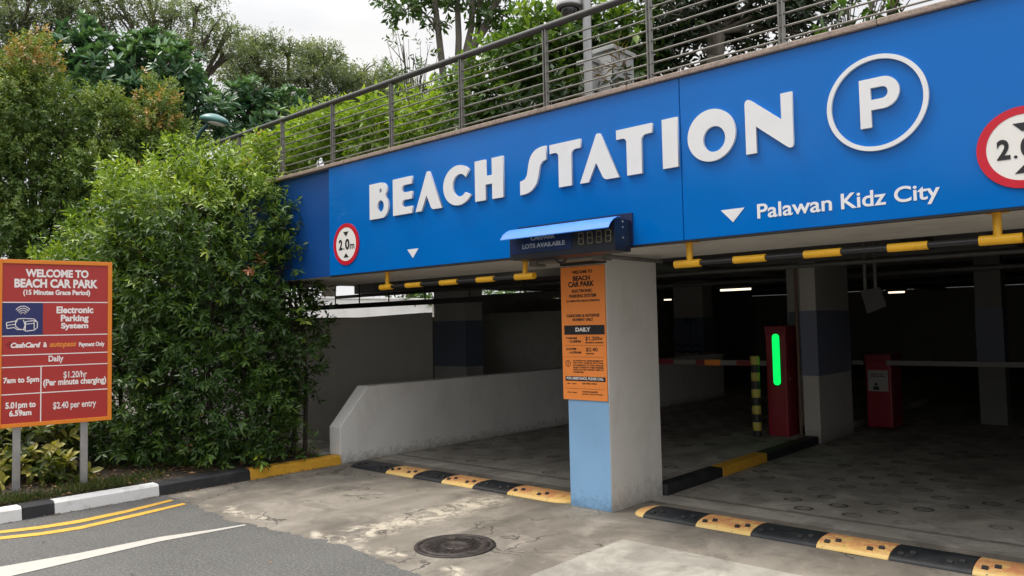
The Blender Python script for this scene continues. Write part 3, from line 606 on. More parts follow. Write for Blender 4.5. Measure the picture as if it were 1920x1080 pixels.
# ------------------------------------------------------------------ red information board
p0, p1 = Vector((-8.369, 2.326, 0)), Vector((-8.264, 2.877, 0)); bu = (p1-p0).normalized(); bn = Vector((bu.y, -bu.x, 0))
ib = thing('information_board', 'red parking information board with orange frame on two grey posts', 'sign', tuple(p0+bu*.33+Vector((0, 0, .1))))
ox = p0+bn*.035
def bp(px, py):                              # board plane coordinates of a photo point
    r = ray(px, py); t = (bn.dot(ox-CAM))/bn.dot(r); q = CAM+r*t; return (q-ox).dot(bu), q.z
s0, z0 = bp(208, 787); s1, z1 = bp(211, 492); SR = (s0+s1)/2; SL = SR-.962; ZB, ZT = z0, z1
def slab(a0, a1, c0, c1, d0, d1): 
    m_ = MB(); m_.obox(ox+bu*a0+Vector((0, 0, c0))+bn*d0, bu*(a1-a0), bn*(d1-d0), (0, 0, c1-c0)); return m_
slab(SL+.01, SR-.01, ZB+.01, ZT-.01, -.012, .0).build('panel', REDB, ib)
fm = MB(); w = .038
for a0, a1, c0, c1 in ((SL, SL+w, ZB, ZT), (SR-w, SR, ZB, ZT), (SL+w, SR-w, ZB, ZB+w), (SL+w, SR-w, ZT-w, ZT)):
    fm.obox(ox+bu*a0+Vector((0, 0, c0))-bn*.018, bu*(a1-a0), bn*.03, (0, 0, c1-c0))
fm.build('frame', ORF, ib, bevel=.004)
for p in (p0, p1):
    m_ = MB(); m_.obox(p-bu*.032-bn*.03, bu*.064, bn*.045, (0, 0, ZT-.1)); m_.build('post', STEEL, ib, bevel=.004)
FB = frame(ox, bu, (0, 0, 1))
def bl(y0, y1): return (bp(0, y0)[1]+bp(203, y1)[1])/2
rows = [bl(566, 568), bl(633, 624), bl(667, 660), bl(690, 681), bl(742, 728)]
m_ = MB(); iw0, iw1 = SL+w, SR-w; VX = bp(77, 687)[0]
def line(a0, a1, c0, c1): m_.obox(ox+bu*a0+Vector((0, 0, c0)), bu*(a1-a0), bn*.0015, (0, 0, c1-c0))
for z in rows: line(iw0, iw1, z-.0045, z+.0045)
line(VX-.0045, VX+.0045, ZB+w, rows[3]-.0047); line(VX-.0045, VX+.0045, ZB+w, ZB+w+.001)
m_.build('divider_line', TXW, ib)
BT = [("WELCOME TO", 48, 505.5, 166, 520.5, .045), ("BEACH CAR PARK", 27, 523.5, 183.5, 540, .045), ("(15 Minutes Grace Period)", 43.5, 543.5, 169, 556, .04), ("Electronic", 106, 574.5, 175, 587.5, .04), ("Parking", 114, 590, 166, 606, .04), ("System", 114.5, 605, 165.5, 619, .04),
 ("&", 81, 641.5, 88.5, 651, .04), ("Payment Only", 148, 641, 196, 651.5, .04), ("Daily", 91, 666.5, 119, 681, .03), ("7am to 5pm", 6, 707, 73.5, 720.5, .04), ("$1.20/hr", 119, 695.5, 163, 709.5, .014), ("(Per minute charging)", 81, 708.5, 199, 724, .035), ("5.01pm to", 10, 753, 67, 768.5, .04), ("6.59am", 17, 768.5, 59, 780, .04), ("$2.40 per entry", 99.5, 751.5, 180, 768, .016)]
lettering('lettering', [box_text(*a, fn=bp) for a in BT]+[box_text("CashCard", 20, 642, 76, 652, .05, bp, .22)], FB, TXW, ib)
lettering('orange_lettering', [box_text("autopass", 93, 641, 143, 653, .03, bp, .3)], FB, TXO, ib)
x, z = bp(18, 647); shape('card_mark', [[(x-.035, z), (x, z+.04), (x+.035, z), (x, z-.04)]], FB, .0012, pm('dark_red', (.27, .012, .012), .4, bst=0), ib)
# pictogram: card reader and radio waves on navy
x1_, zt = bp(80, 567.5); x1_, zb = bp(80, 628.5); zt, zb = rows[0]-.006, rows[1]+.006
slab(iw0+.001, x1_, zb, zt, 0, .002).build('pictogram_panel', NAVY, ib)
pg = MB(); FG = ox+bn*.002
def stroke(pts, r=.0035):
    pts = [bp(*q) if q[0] > -900 else q for q in pts]
    for (a, c), (e, f) in zip(pts[:-1], pts[1:]):
        d = Vector((e-a, f-c)); d.normalize(); nn = Vector((-d.y, d.x))*r; d = d*r*.7
        q = [(a-d.x+nn.x, c-d.y+nn.y), (a-d.x-nn.x, c-d.y-nn.y), (e+d.x-nn.x, f+d.y-nn.y), (e+d.x+nn.x, f+d.y+nn.y)]
        pg.prism(q, FG, bu, (0, 0, 1), bn*.001)
for k, rr in enumerate((6, 10, 14, 18)):
    stroke([(43+rr*.92*math.sin(rad(a)), 592-rr*1.0*math.cos(rad(a))) for a in range(-50, 51, 10)], .0038)
stroke([(12, 605), (29, 602), (33, 598), (45, 597), (64, 598), (70, 604), (70, 614), (64, 619), (48, 621), (44, 618), (32, 618), (27, 614), (13, 616), (12, 605)])
stroke([(29, 602), (29, 611), (35, 617), (44, 618), (47, 610), (44, 600)]); stroke([(48, 603), (64, 601), (70, 604)]); stroke([(48, 603), (47, 620)]); stroke([(64, 603), (64, 617)], .003); stroke([(48, 608), (64, 606)], .003); stroke([(14, 610), (28, 608)], .003); stroke([(33, 598), (31, 604)], .003)
pg.build('pictogram', TXW, ib)

# ------------------------------------------------------------------ barriers, bollard, hanging board inside
RB = pm('barrier_red', (.26, .009, .022), .4, var=.06, bst=0); RBD = pm('barrier_side', (.20, .008, .02), .45, bst=0)
GREEN = emit('green_led', (.0, 1.0, .13), .62)
def barrier(x, y, label, lit, arm, cab):
    t = thing('parking_barrier', label, 'barrier', (x, y, .09)); w, d, h = cab
    b = MB(); b.box(x-w/2, x+w/2, y, y+d, .05, h); cb = b.build('cabinet', RB, t, bevel=.015)
    b = MB(); b.box(x-w/2-.01, x+w/2+.01, y-.01, y+d+.01, h-.1, h+.01); b.build('cabinet_top', RBD, t, bevel=.012)
    b = MB(); b.box(x+w/2-.001, x+w/2+.004, y+.05, y+d-.05, .16, h-.2); b.build('service_door', RBD, cb, bevel=.002)
    b = MB(); b.lathe((x+w/2+.003, y+.09, h*.55), [(.0001, .008), (.014, .007), (.016, 0)], 12, ax=(1, 0, 0)); b.build('lock', STEEL, cb)
    b = MB(); b.box(x-w/2+.05, x+w/2-.05, y-.003, y+.002, h-.085, h-.045); b.build('label_plate', INK, cb)
    if lit:
        b = MB(); pts = arc(0, .58, .046, .046, 0, 180, 10)+arc(0, .0, .046, .046, 180, 360, 10)
        b.prism(pts, (x+.01, y-.001, .80), (1, 0, 0), (0, 0, 1), (0, -.02, 0)); b.build('light_strip', GREEN, t)
        b = MB(); b.prism([(p*1.25, -.02+q*1.07) for p, q in pts], (x+.01, y+.001, .80), (1, 0, 0), (0, 0, 1), (0, -.006, 0)); b.build('light_surround', INK, t)
    a0, a1, az, ay = arm
    b = MB(); b.box(min(a0, a1), max(a0, a1), ay-.02, ay+.02, az-.035, az+.035); ar = b.build('boom_arm', pm('boom_white', (.19, .185, .175), .45, bst=0), t, bevel=.006)
    n = int(abs(a1-a0)/.62); sg = 1 if a1 > a0 else -1
    for k in range(n if lit else 0):
        q = a0+sg*(.35+k*.62); b = MB(); b.box(q-.13, q+.13, ay-.0225, ay+.0225, az-.0375, az+.0375); b.build('red_stripe', RBD, ar)
    return t
g1 = barrier(-4.235, 9.9, 'tall red barrier cabinet with a lit green strip beside the second column', True, (-4.36, -7.5, 1.03, 10.02), (.27, .42, 1.52))
x = -5.2; b = MB(); b.box(x-.12, x+.12, 9.9945, 10.0455, .990, 1.070); b.build('orange_reflector', pm('reflector_orange', (.8, .25, .03), .4, bst=0), g1)
g2 = barrier(-3.53, 11.75, 'red barrier cabinet with a white notice in the right lane', False, (-3.40, .9, .97, 11.72), (.34, .5, 1.08))
b = MB(); b.box(-3.67, -3.40, 11.742, 11.7495, .56, .86); b.build('notice', pm('notice_grey', (.34, .33, .31), .5, bst=0), g2)
b = MB(); b.box(-3.63, -3.46, 11.7395, 11.7425, .80, .81); b.box(-3.63, -3.44, 11.7395, 11.7425, .77, .782); b.lathe((-3.56, 11.741, .66), [(.0001, 0), (.022, .0005), (.022, -.002)], 12, ax=(0, -1, 0)); b.box(-3.60, -3.52, 11.7395, 11.7425, .58, .63); b.build('pictogram', INK, g2)
b = MB(); b.box(-3.90, -3.71, 11.70, 11.74, .94, 1.0); b.build('counter_arm', pm('boom_white', (.6,)*3), g2)
bo = thing('bollard', 'slim black and yellow striped post beside the red barrier cabinet', 'bollard', (-4.50, 9.6, .09), None)
b = MB(); b.lathe((-4.445, 9.72, .08), [(.055, 0), (.055, 1.04), (.05, 1.055), (.0001, 1.06)], 18); b.build('post', BLK, bo)
YG = pm('reflective_yellow', (.52, .46, .09), .5, bst=0)
for k in range(5):
    b = MB(); b.lathe((-4.445, 9.72, .17+k*.215), [(.0555, 0), (.057, .002), (.057, .108), (.0555, .11)], 18); b.build('yellow_band', YG, bo)
hs = thing('hanging_board', 'pale board hung tilted from the ceiling on two rods in the right lane', 'board', (-2.9, 9.6, 1.8))
DUL = pm('board_dull', (.09, .09, .088), .6, bst=0); q = [AY(1612, 545, 9.6), AY(1650, 538, 9.6), AY(1662, 574, 9.6), AY(1626, 588, 9.6)]
b = MB(); dv = Vector((.0, .05, 0)); b.hexa([q[3], q[2], q[2]+dv, q[3]+dv, q[0], q[1], q[1]+dv, q[0]+dv]); b.build('panel', DUL, hs, bevel=.006)
for p in (q[0]*.75+q[1]*.25, q[0]*.25+q[1]*.75):
    b = MB(); b.tube([p+dv*.5, Vector((p.x, p.y+.025, 2.62))], .022, 8); b.build('rod', PIPE, hs)

# fluorescent lights
TUBE = emit('lamp_tube', (1, .86, .62), 1.1)
def tube_light(c, dx, label):
    t = thing('ceiling_light', label, 'light', c, 'fluorescent ceiling lights in the car park'); x, y, z = c
    b = MB(); b.box(x-dx/2, x+dx/2, y-.06, y+.06, z+.02, z+.075); b.build('housing', PIPE, t, bevel=.006)
    b = MB(); b.tube([(x-dx/2+.05, y, z), (x+dx/2-.05, y, z)], .022, 10); b.build('tube', TUBE, t)
    b = MB(); b.tube([(x-dx/2+.2, y, z+.07), (x-dx/2+.2, y, 2.62)], .008, 6); b.build('rod', DPIPE, t); b = MB(); b.tube([(x+dx/2-.2, y, z+.07), (x+dx/2-.2, y, 2.62)], .008, 6); b.build('rod', DPIPE, t)
for px0, px1, py, y, lb in ((1347, 1412, 543, 15.2, 'lit tube light left of the second column, brightest in the dark deck'), (1662, 1700, 548, 20.5, 'small distant lit tube light above the right lane'), (1246, 1258, 562, 21.5, 'tube light half hidden at the right edge of the front pillar'), (945, 1010, 494, 7.3, 'lit tube light behind the left height bar near the front pillar')):
    a, c = AY(px0, py, y), AY(px1, py, y); tube_light(((a.x+c.x)/2, y, (a.z+c.z)/2), max(.35, c.x-a.x), lb)

# ------------------------------------------------------------------ street lamp, camera, cabinets
LG = pm('lamp_green', (.018, .065, .06), .4, .2, bst=0)
LD = 11.8; q = P(364, 270, LD); e = P(390, 234, LD)
sl = thing('street_lamp', 'dark green street lamp with an oval head rising behind the hedge', 'street lamp', (q.x-.25, q.y, .1))
b = MB(); b.tube([(q.x-.25, q.y, -.05), (q.x-.25, q.y, 1), (q.x-.25, q.y, q.z-.5)], [.07, .06, .045], 12); b.build('pole', LG, sl)
b = MB(); b.tube([(q.x-.25, q.y, q.z-.52), (q.x-.17, q.y, q.z-.2), q, (q+e)/2+Vector((0, 0, .05)), e], [.045, .038, .034, .03, .034], 10); b.build('arm', LG, sl)
d = (RIGHT*.95-UP*.08).normalized(); cen = P(402, 226, LD)
b = MB(); n = 20; vs = []; k = 7
side = FWD.cross(Vector((0, 0, 1))).normalized(); dp = Vector((FWD.x, FWD.y, 0)).normalized()
prof = [(.0, .125), (.35, .115), (.65, .085), (.86, .045), (1.0, 0), (.93, -.035), (.6, -.05), (0, -.05)]
for rr, h in prof:
    for j in range(n):
        a = 2*math.pi*j/n; vs.append(cen+side*(.23*max(rr, .001)*math.cos(a))+dp*(.16*max(rr, .001)*math.sin(a))+Vector((0, 0, h*.8-.04*math.cos(a)*rr)))
b.add(vs, [(i*n+j, i*n+(j+1) % n, (i+1)*n+(j+1) % n, (i+1)*n+j) for i in range(len(prof)-1) for j in range(n)], 0, True); b.build('lamp_head', pm('lamp_head_green', (.07, .19, .18), .35, .1, bst=0), sl)
b = MB(); vs = [cen+side*(.03+.13*math.cos(2*math.pi*j/16))+dp*(.11*math.sin(2*math.pi*j/16))+Vector((0, 0, -.052-.04*(.03+.13*math.cos(2*math.pi*j/16))/.23)) for j in range(16)]
b.add(vs+[v+Vector((0, 0, .02)) for v in vs], [tuple(range(16)), tuple(range(16, 32))]+[(j, (j+1) % 16, 16+(j+1) % 16, 16+j) for j in range(16)]); b.build('lamp_lens', pm('lens_white', (.7, .7, .66), .3, bst=0), sl)

py_ = 5.36; q = AY(1104, 176, py_)
cp_ = thing('camera_pole', 'galvanised pole standing behind the railing, carrying the dome camera', 'pole', (q.x, py_, 3.41))
b = MB(); b.tube([(q.x, py_, 3.39), (q.x, py_, 5.1)], .038, 16); b.build('shaft', STEEL, cp_)
b = MB(); b.box(q.x-.075, q.x+.075, py_-.075, py_+.075, 3.411, 3.425); b.build('base_plate', STEEL, cp_, bevel=.003)
cc = AY(1067, 4, py_-.04); dc = thing('security_camera', 'white dome security camera on the pole behind the railing', 'camera', tuple(cc))
CW = pm('camera_white', (.62, .62, .63), .4, bst=0); x, y, z = cc
b = MB(); b.lathe((x, y, z), [(.0001, .22), (.09, .21), (.108, .18), (.112, .0), (.118, -.03), (.116, -.05), (.10, -.06)], 32); b.build('housing', CW, dc)
b = MB(); b.lathe((x, y, z), [(.115, -.035), (.116, -.052), (.098, -.064), (.085, -.066)], 32); b.build('trim_ring', pm('camera_grey', (.12, .12, .125), .4, bst=0), dc)
b = MB(); b.lathe((x, y, z-.064), [(.072, .0), (.070, -.03), (.055, -.062), (.03, -.078), (.0001, -.083)], 28); b.build('dome', pm('dome_smoke', (.035, .035, .038), .08, bst=0, coat=.5), dc)
b = MB(); b.tube([(x, y, z+.1), (x+.12, y+.02, z+.05), (q.x, py_, z+.06)], .022, 10); b.lathe((q.x, py_, z+.02), [(.0385, 0), (.05, .002), (.05, .09), (.0385, .092)], 16); b.build('bracket', pm('camera_grey', (.1,)*3), dc)
CAB = pm('cabinet_grey', (.33, .34, .335), .45, .2, bst=.03)
def cabinet(px0, px1, pt_, pb, y, d, label):
    a, c = AY(px0, pt_, y), AY(px1, pt_, y); zb = 3.42
    t = thing('electrical_cabinet', label, 'cabinet', ((a.x+c.x)/2, y, zb), 'grey electrical cabinets on the terrace')
    b = MB(); b.box(a.x, c.x, y, y+d, zb-.02, a.z-.03); b.build('body', CAB, t, bevel=.006)
    b = MB(); b.box(a.x-.02, c.x+.02, y-.03, y+d+.02, a.z-.03, a.z+.012); b.build('lid', CAB, t, bevel=.005)
    b = MB(); b.box(a.x+.02, c.x-.02, y-.008, y, zb+.03, a.z-.06); b.build('door', pm('cabinet_door', (.38, .385, .38), .45, .2, bst=.03), t, bevel=.003)
cabinet(1112, 1150, 98, 150, 6.05, .35, 'taller grey cabinet with a lid right of the camera pole')
cabinet(1087, 1111, 118, 175, 5.95, .3, 'lower grey cabinet half hidden left of the camera pole')
# ------------------------------------------------------------------ foliage
def leaf_mat(name, stops, tipcol=None, rough=.42, transl=.3, spec=.35):
    """stops: colours of the kind's leaves from low to high tone, picked per leaf by its own 'tone'"""
    mm, t, b = new(name)
    at = node(t, 'ShaderNodeAttribute', attribute_name='tone'); cr = node(t, 'ShaderNodeValToRGB'); t.links.new(at.outputs['Fac'], cr.inputs[0])
    el = cr.color_ramp.elements
    while len(el) < len(stops): el.new(.5)
    for e, (p, c) in zip(el, stops): e.position = p; e.color = (*c, 1)
    t.links.new(cr.outputs[0], b.inputs['Base Color']); b.inputs['Roughness'].default_value = rough; b.inputs['Specular IOR Level'].default_value = spec
    tr = node(t, 'ShaderNodeBsdfTranslucent'); hs_ = node(t, 'ShaderNodeMix', data_type='RGBA', blend_type='MULTIPLY'); hs_.inputs[0].default_value = 1
    t.links.new(cr.outputs[0], hs_.inputs[6]); hs_.inputs[7].default_value = (1.25, 1.3, .55, 1); t.links.new(hs_.outputs[2], tr.inputs['Color'])
    ms = node(t, 'ShaderNodeMixShader'); ms.inputs[0].default_value = transl
    t.links.new(b.outputs[0], ms.inputs[1]); t.links.new(tr.outputs[0], ms.inputs[2]); t.links.new(ms.outputs[0], t.nodes['Material Output'].inputs['Surface'])
    MATS[name] = mm; return mm
def unit(a): return a/np.maximum(np.linalg.norm(a, axis=-1, keepdims=True), 1e-9)
def leaves(name, base, dirs, nrm, Ls, Ws, tone, mat, parent, fold=.12, droop=.12, six=False):
    n = len(base); side = unit(np.cross(dirs, nrm)); nrm = np.cross(side, dirs)
    Lc, Wc = Ls[:, None], Ws[:, None]
    mid = base+dirs*Lc*.48
    if six:
        v = np.stack([base, base+dirs*Lc*.28-side*Wc*.42+nrm*Wc*fold, base+dirs*Lc*.68-side*Wc*.42+nrm*(Wc*fold-Lc*droop*.4), base+dirs*Lc-nrm*Lc*droop, base+dirs*Lc*.68+side*Wc*.42+nrm*(Wc*fold-Lc*droop*.4), base+dirs*Lc*.28+side*Wc*.42+nrm*Wc*fold], 1)
        k = 6; fl = np.array([[0, 3, 2, 1], [0, 5, 4, 3]])
    else:
        v = np.stack([base, mid-side*Wc*.5+nrm*Wc*fold, base+dirs*Lc-nrm*Lc*droop, mid+side*Wc*.5+nrm*Wc*fold], 1); k = 4; fl = np.array([[0, 2, 1], [0, 3, 2]])
    fn = fl.shape[1]
    f = (np.arange(n)[:, None, None]*k+fl[None]).reshape(-1, fn); org = np.array(ORG[parent.name] if parent else (0, 0, 0))
    me = bpy.data.meshes.new(name); me.vertices.add(n*k); me.vertices.foreach_set('co', (v.reshape(-1, 3)-org).astype(np.float32).ravel())
    me.loops.add(f.size); me.loops.foreach_set('vertex_index', f.astype(np.int32).ravel())
    me.polygons.add(len(f)); me.polygons.foreach_set('loop_start', np.arange(0, f.size, fn, dtype=np.int32)); me.polygons.foreach_set('loop_total', np.full(len(f), fn, dtype=np.int32))
    me.update(calc_edges=True)
    a = me.attributes.new('tone', 'FLOAT', 'FACE'); a.data.foreach_set('value', np.repeat(np.clip(tone, 0, 1), len(fl)).astype(np.float32))
    me.materials.append(mat); return link(name, me, parent, None, org)
def blob_points(rng, blobs, per_area, jitter=.18, inner=.25, lump=.16, flat=1.0):
    """blobs: (centre, (rr, ru, rf)) with radii to the right, up and away; points near their joint surface, with outward normals"""
    ax = np.array([_r, (0, 0, 1), np.cross(np.array(_r), (0, 0, 1))*-1]); out_p, out_n = [], []
    cs = [np.array(c) for c, _ in blobs]; rs = [np.array(r) for _, r in blobs]
    for i, (c, r) in enumerate(zip(cs, rs)):
        area = 4*math.pi*((r[0]*r[1])**1.6/3+(r[0]*r[2])**1.6/3+(r[1]*r[2])**1.6/3)**(1/1.6)
        n = int(area*per_area); d = unit(rng.normal(size=(n, 3)))
        ph = rng.uniform(0, 6.28, (4, 3)); fr_ = rng.uniform(2.5, 6.5, (4, 3))
        lm = sum(np.sin((d*fr_[k]+ph[k]).sum(1)) for k in range(4))/4
        q = 1+lump*lm*1.5+rng.normal(0, jitter*.5, n)
        ins = rng.random(n) < inner; q = np.where(ins, q*rng.uniform(.45, .9, n), q)
        loc = d*q[:, None]*r; p = c+loc@ax; nn = unit((d/r)@ax)
        keep = np.ones(n, bool)
        for j, (c2, r2) in enumerate(zip(cs, rs)):
            if j != i: keep &= (np.linalg.norm(((p-c2)@ax.T)/r2, axis=1) > .72) | (rng.random(n) < inner*.35)
        out_p.append(p[keep]); out_n.append(nn[keep])
    return np.concatenate(out_p), np.concatenate(out_n)
def shoots(rng, p, nrm, k, slen, L, W, up=.5, spread=.8, wild=.5, whorl=False):
    """k leaves along (or, as a whorl, round the tip of) each shoot"""
    n = len(p); d = unit(nrm+np.array([0, 0, up])+rng.normal(0, wild, (n, 3)))
    a = unit(np.cross(d, rng.normal(size=(n, 3)))); b = np.cross(d, a)
    B, D, NN, LL, T, S = [], [], [], [], [], []
    for i in range(k):
        an = i*2.4+rng.uniform(-.35, .35, n); radv = a*np.cos(an)[:, None]+b*np.sin(an)[:, None]
        tt = (i+.6)/k if not whorl else .8+.2*rng.random()
        B.append(p+d*(slen*tt)*rng.uniform(.8, 1.2, (n, 1))); sp = spread*(1.15-.5*tt) if not whorl else spread
        dd = unit(d*(1-sp*.45)+radv*sp+rng.normal(0, .18, (n, 3))+np.array([0, 0, -.12])); D.append(dd)
        NN.append(unit(d*.8+np.array([0, 0, .5])+rng.normal(0, .25, (n, 3)))); LL.append(L*rng.uniform(.65, 1.2, n)); S.append(np.full(n, tt)); T.append(np.arange(n))
    LL = np.concatenate(LL)
    return np.concatenate(B), np.concatenate(D), np.concatenate(NN), LL, LL*(W/L), np.concatenate(T), np.concatenate(S)
def PB(px, py, rx, ry, d, rd=None):          # a crown lobe seen at a photo point, d metres along the view, with its real radii
    s = d/F; return (P(px, py, d), (rx*s, ry*s, rd if rd else (rx+ry)/2*s))
def pads(seed, blobs, n, sx, sz):          # break each lobe into smaller uneven clumps
    rng = np.random.RandomState(seed); out = []
    ax = np.array([_r, (0, 0, 1), np.cross(np.array(_r), (0, 0, 1))*-1])
    for c, r in blobs:
        r = np.array(r)
        for _ in range(n):
            d = unit(rng.normal(size=3))*rng.uniform(.45, .95); q = rng.uniform(.7, 1.3)
            out.append((Vector(np.array(c)+(d*r)@ax), (r[0]*sx*q, r[1]*sz*q, r[2]*sx*q)))
    return out
def crown(name, parent, blobs, mat, seed, dens, k, slen, L, W, tone, tips=None, **kw):
    rng = np.random.RandomState(seed); bk = {q: kw.pop(q) for q in ('jitter', 'inner', 'lump') if q in kw}; lk = {q: kw.pop(q) for q in ('fold', 'droop', 'six') if q in kw}
    p, nn = blob_points(rng, blobs, dens, **bk)
    ok = p[:, 2] > kw.pop('zmin', .14); p, nn = p[ok], nn[ok]
    ts = tone(p, nn, rng); B, D, NN, LL, WW, idx, tt = shoots(rng, p, nn, k, slen, L, W, **kw)
    tn = ts[idx]; tn = np.where(tn > 1, tn, np.minimum(tn+rng.normal(0, .10, len(B))+(tt-.6)*.14, .95))
    return leaves(name, B, D, NN, LL, WW, tn, mat, parent, **lk)
def limbs(name, parent, paths, mat, n=8):
    b = MB()
    for pts, r0, r1 in paths:
        pts = [Vector(q) for q in pts]; k = len(pts)
        if k == 2:
            m_ = (pts[0]+pts[1])/2+Vector((.03, -.02, .0))*(pts[1]-pts[0]).length; pts = [pts[0], m_, pts[1]]; k = 3
        b.tube(pts, [r0+(r1-r0)*i/(k-1) for i in range(k)], n)
    return b.build(name, mat, parent)
def twigs(rng, start, blobs, r0, r1, extra=5):
    out = []
    for c, r in blobs:
        c = Vector(c); out.append(([start, start.lerp(c, .5)+Vector((rng.uniform(-.1, .1), rng.uniform(-.1, .1), rng.uniform(0, .15))), c], r0, r1))
        for _ in range(extra):
            e = c+Vector([rng.uniform(-.85, .85)*r[0], rng.uniform(-.85, .85)*r[2], rng.uniform(-.5, .85)*r[1]]); out.append(([start.lerp(c, rng.uniform(.6, 1)), (e+c)/2+Vector((0, 0, .05*r[1])), e], r1, r1*.25))
    return out
BARK = pm('bark', (.075, .06, .047), .9, var=.4, vs=14, bs=25, bst=.7, dirt=(.14, .125, .10), dirtamt=.5, dscale=5, stretch=(1, 1, .3))
BARKG = pm('grey_bark', (.14, .125, .105), .9, var=.35, vs=12, bs=25, bst=.7, stretch=(1, 1, .3))
DBARK = pm('dark_bark', (.035, .027, .02), .9, var=.4, vs=14, bst=.5)

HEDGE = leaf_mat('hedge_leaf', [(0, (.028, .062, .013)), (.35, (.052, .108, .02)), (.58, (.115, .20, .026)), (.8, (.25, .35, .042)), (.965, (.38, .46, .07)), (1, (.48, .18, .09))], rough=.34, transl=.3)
OLIVE = leaf_mat('olive_leaf', [(0, (.050, .102, .026)), (.4, (.112, .182, .044)), (.7, (.20, .27, .065)), (.95, (.30, .33, .10)), (1, (.40, .26, .10))], rough=.5, transl=.25)
BIG = leaf_mat('rosette_leaf', [(0, (.040, .10, .054)), (.5, (.082, .175, .085)), (1, (.18, .30, .13))], rough=.32, transl=.18)
RAIN = leaf_mat('feathery_leaf', [(0, (.095, .125, .078)), (.5, (.155, .195, .11)), (1, (.24, .28, .15))], rough=.6, transl=.42)  # pale grey-green leaves, with distance haze put into the colour
LIGHT = leaf_mat('bright_shrub_leaf', [(0, (.08, .15, .018)), (.5, (.20, .30, .035)), (1, (.34, .44, .065))], rough=.45, transl=.4)
MID = leaf_mat('broad_leaf', [(0, (.028, .062, .013)), (.5, (.07, .14, .025)), (1, (.20, .29, .045))], rough=.38, transl=.35)
DARK = leaf_mat('dark_leaf', [(0, (.008, .018, .007)), (.6, (.018, .038, .012)), (1, (.06, .095, .022))], rough=.42, transl=.25)
CROT = leaf_mat('variegated_leaf', [(0, (.03, .05, .012)), (.45, (.10, .13, .03)), (.7, (.30, .28, .06)), (1, (.46, .42, .13))], rough=.38, transl=.25)

# --- the clipped hedge beside the entrance
hd = thing('clipped_hedge', 'tall dense green hedge between the red board and the blue fascia', 'hedge', (-8.7, 4.2, .1))
hb = [PB(430, 425, 120, 108, 9.3, .85), PB(340, 405, 108, 95, 9.6, .85), PB(430, 560, 130, 150, 9.15, .75), PB(390, 740, 130, 130, 9.0, .70), PB(455, 790, 85, 92, 8.85, .5), PB(310, 500, 120, 150, 9.4, .8), PB(290, 700, 120, 140, 9.15, .75), PB(330, 800, 110, 85, 8.95, .55),
      PB(226, 500, 74, 100, 9.9, .7), PB(215, 640, 90, 150, 9.7, .7), PB(142, 560, 50, 74, 10.2, .6), PB(140, 650, 64, 120, 10.1, .6), PB(245, 770, 80, 90, 9.4, .5), PB(481, 300, 16, 40, 9.5, .15), PB(520, 420, 56, 66, 9.4, .45), PB(345, 370, 58, 38, 9.6, .4), PB(420, 350, 58, 40, 9.4, .4), PB(395, 325, 14, 22, 9.5, .14), PB(325, 330, 12, 20, 9.6, .12), PB(445, 315, 14, 20, 9.4, .14), PB(262, 402, 60, 50, 9.9, .5), PB(172, 468, 46, 42, 10.1, .45), PB(105, 520, 34, 40, 10.3, .4)]
hr = [PB(556, 400, 38, 50, 9.35, .3), PB(570, 465, 40, 60, 9.3, .32), PB(525, 540, 50, 66, 9.3, .35), PB(572, 590, 30, 62, 9.25, .28), PB(536, 660, 50, 60, 9.25, .32), PB(570, 695, 26, 50, 9.2, .22), PB(500, 760, 44, 62, 9.1, .32), PB(520, 845, 55, 26, 9.0, .3)]
rngp = random.Random(5); hst = []
for px, py, d in ((505, 868, 9.25), (548, 862, 9.35), (572, 856, 9.4), (470, 870, 9.1), (400, 872, 9.1), (320, 872, 9.3), (230, 850, 9.8), (140, 830, 10.4)):
    r = ray(px, py); q = CAM+r*((.08-CAMH)/r.z); top = Vector((q.x+rngp.uniform(-.12, .12), q.y+rngp.uniform(-.15, .15), 3.2))
    pts = [q, q.lerp(top, .3)+Vector((rngp.uniform(-.05, .05), rngp.uniform(-.06, .06), 0)), q.lerp(top, .6)+Vector((rngp.uniform(-.08, .08), rngp.uniform(-.08, .08), 0)), top]; hst.append((pts, .030, .012))
    for _ in range(16):
        f_ = rngp.uniform(.15, .95); s_ = q.lerp(top, f_); hst.append(([s_, s_+Vector((rngp.uniform(-.45, .45), rngp.uniform(-.45, .45), rngp.uniform(.1, .5)))], .010, .003))
for i in range(0, len(hst), 17): limbs('stem', hd, hst[i:i+17], DBARK, 7)
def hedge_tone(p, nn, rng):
    n = len(p); young_sunlit = np.clip((p[:, 2]-1.9)/1.3+np.clip((4.2-p[:, 1])/3.5, -.4, .4), 0, 1)*np.clip(nn[:, 2]*.9+.6, 0, 1)  # new growth, plus sunlit brightening of top and left put into the tone
    t_ = np.clip(.26+.50*young_sunlit+rng.normal(0, .10, n)+.10*np.sin(p[:, 1]*5+p[:, 2]*4), 0, .80); cl = np.sin(p[:, 1]*2.3+1)*np.sin(p[:, 2]*2.7+p[:, 1])>.72; return t_+np.where(rng.random(n) < .004+.12*cl, .6, 0)
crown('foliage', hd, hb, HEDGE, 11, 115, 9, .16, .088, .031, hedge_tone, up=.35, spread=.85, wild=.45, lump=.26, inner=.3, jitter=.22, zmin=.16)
crown('foliage', hd, hr, HEDGE, 12, 58, 9, .17, .09, .032, hedge_tone, up=.35, spread=.85, wild=.5, lump=.2, inner=.25, zmin=.16)

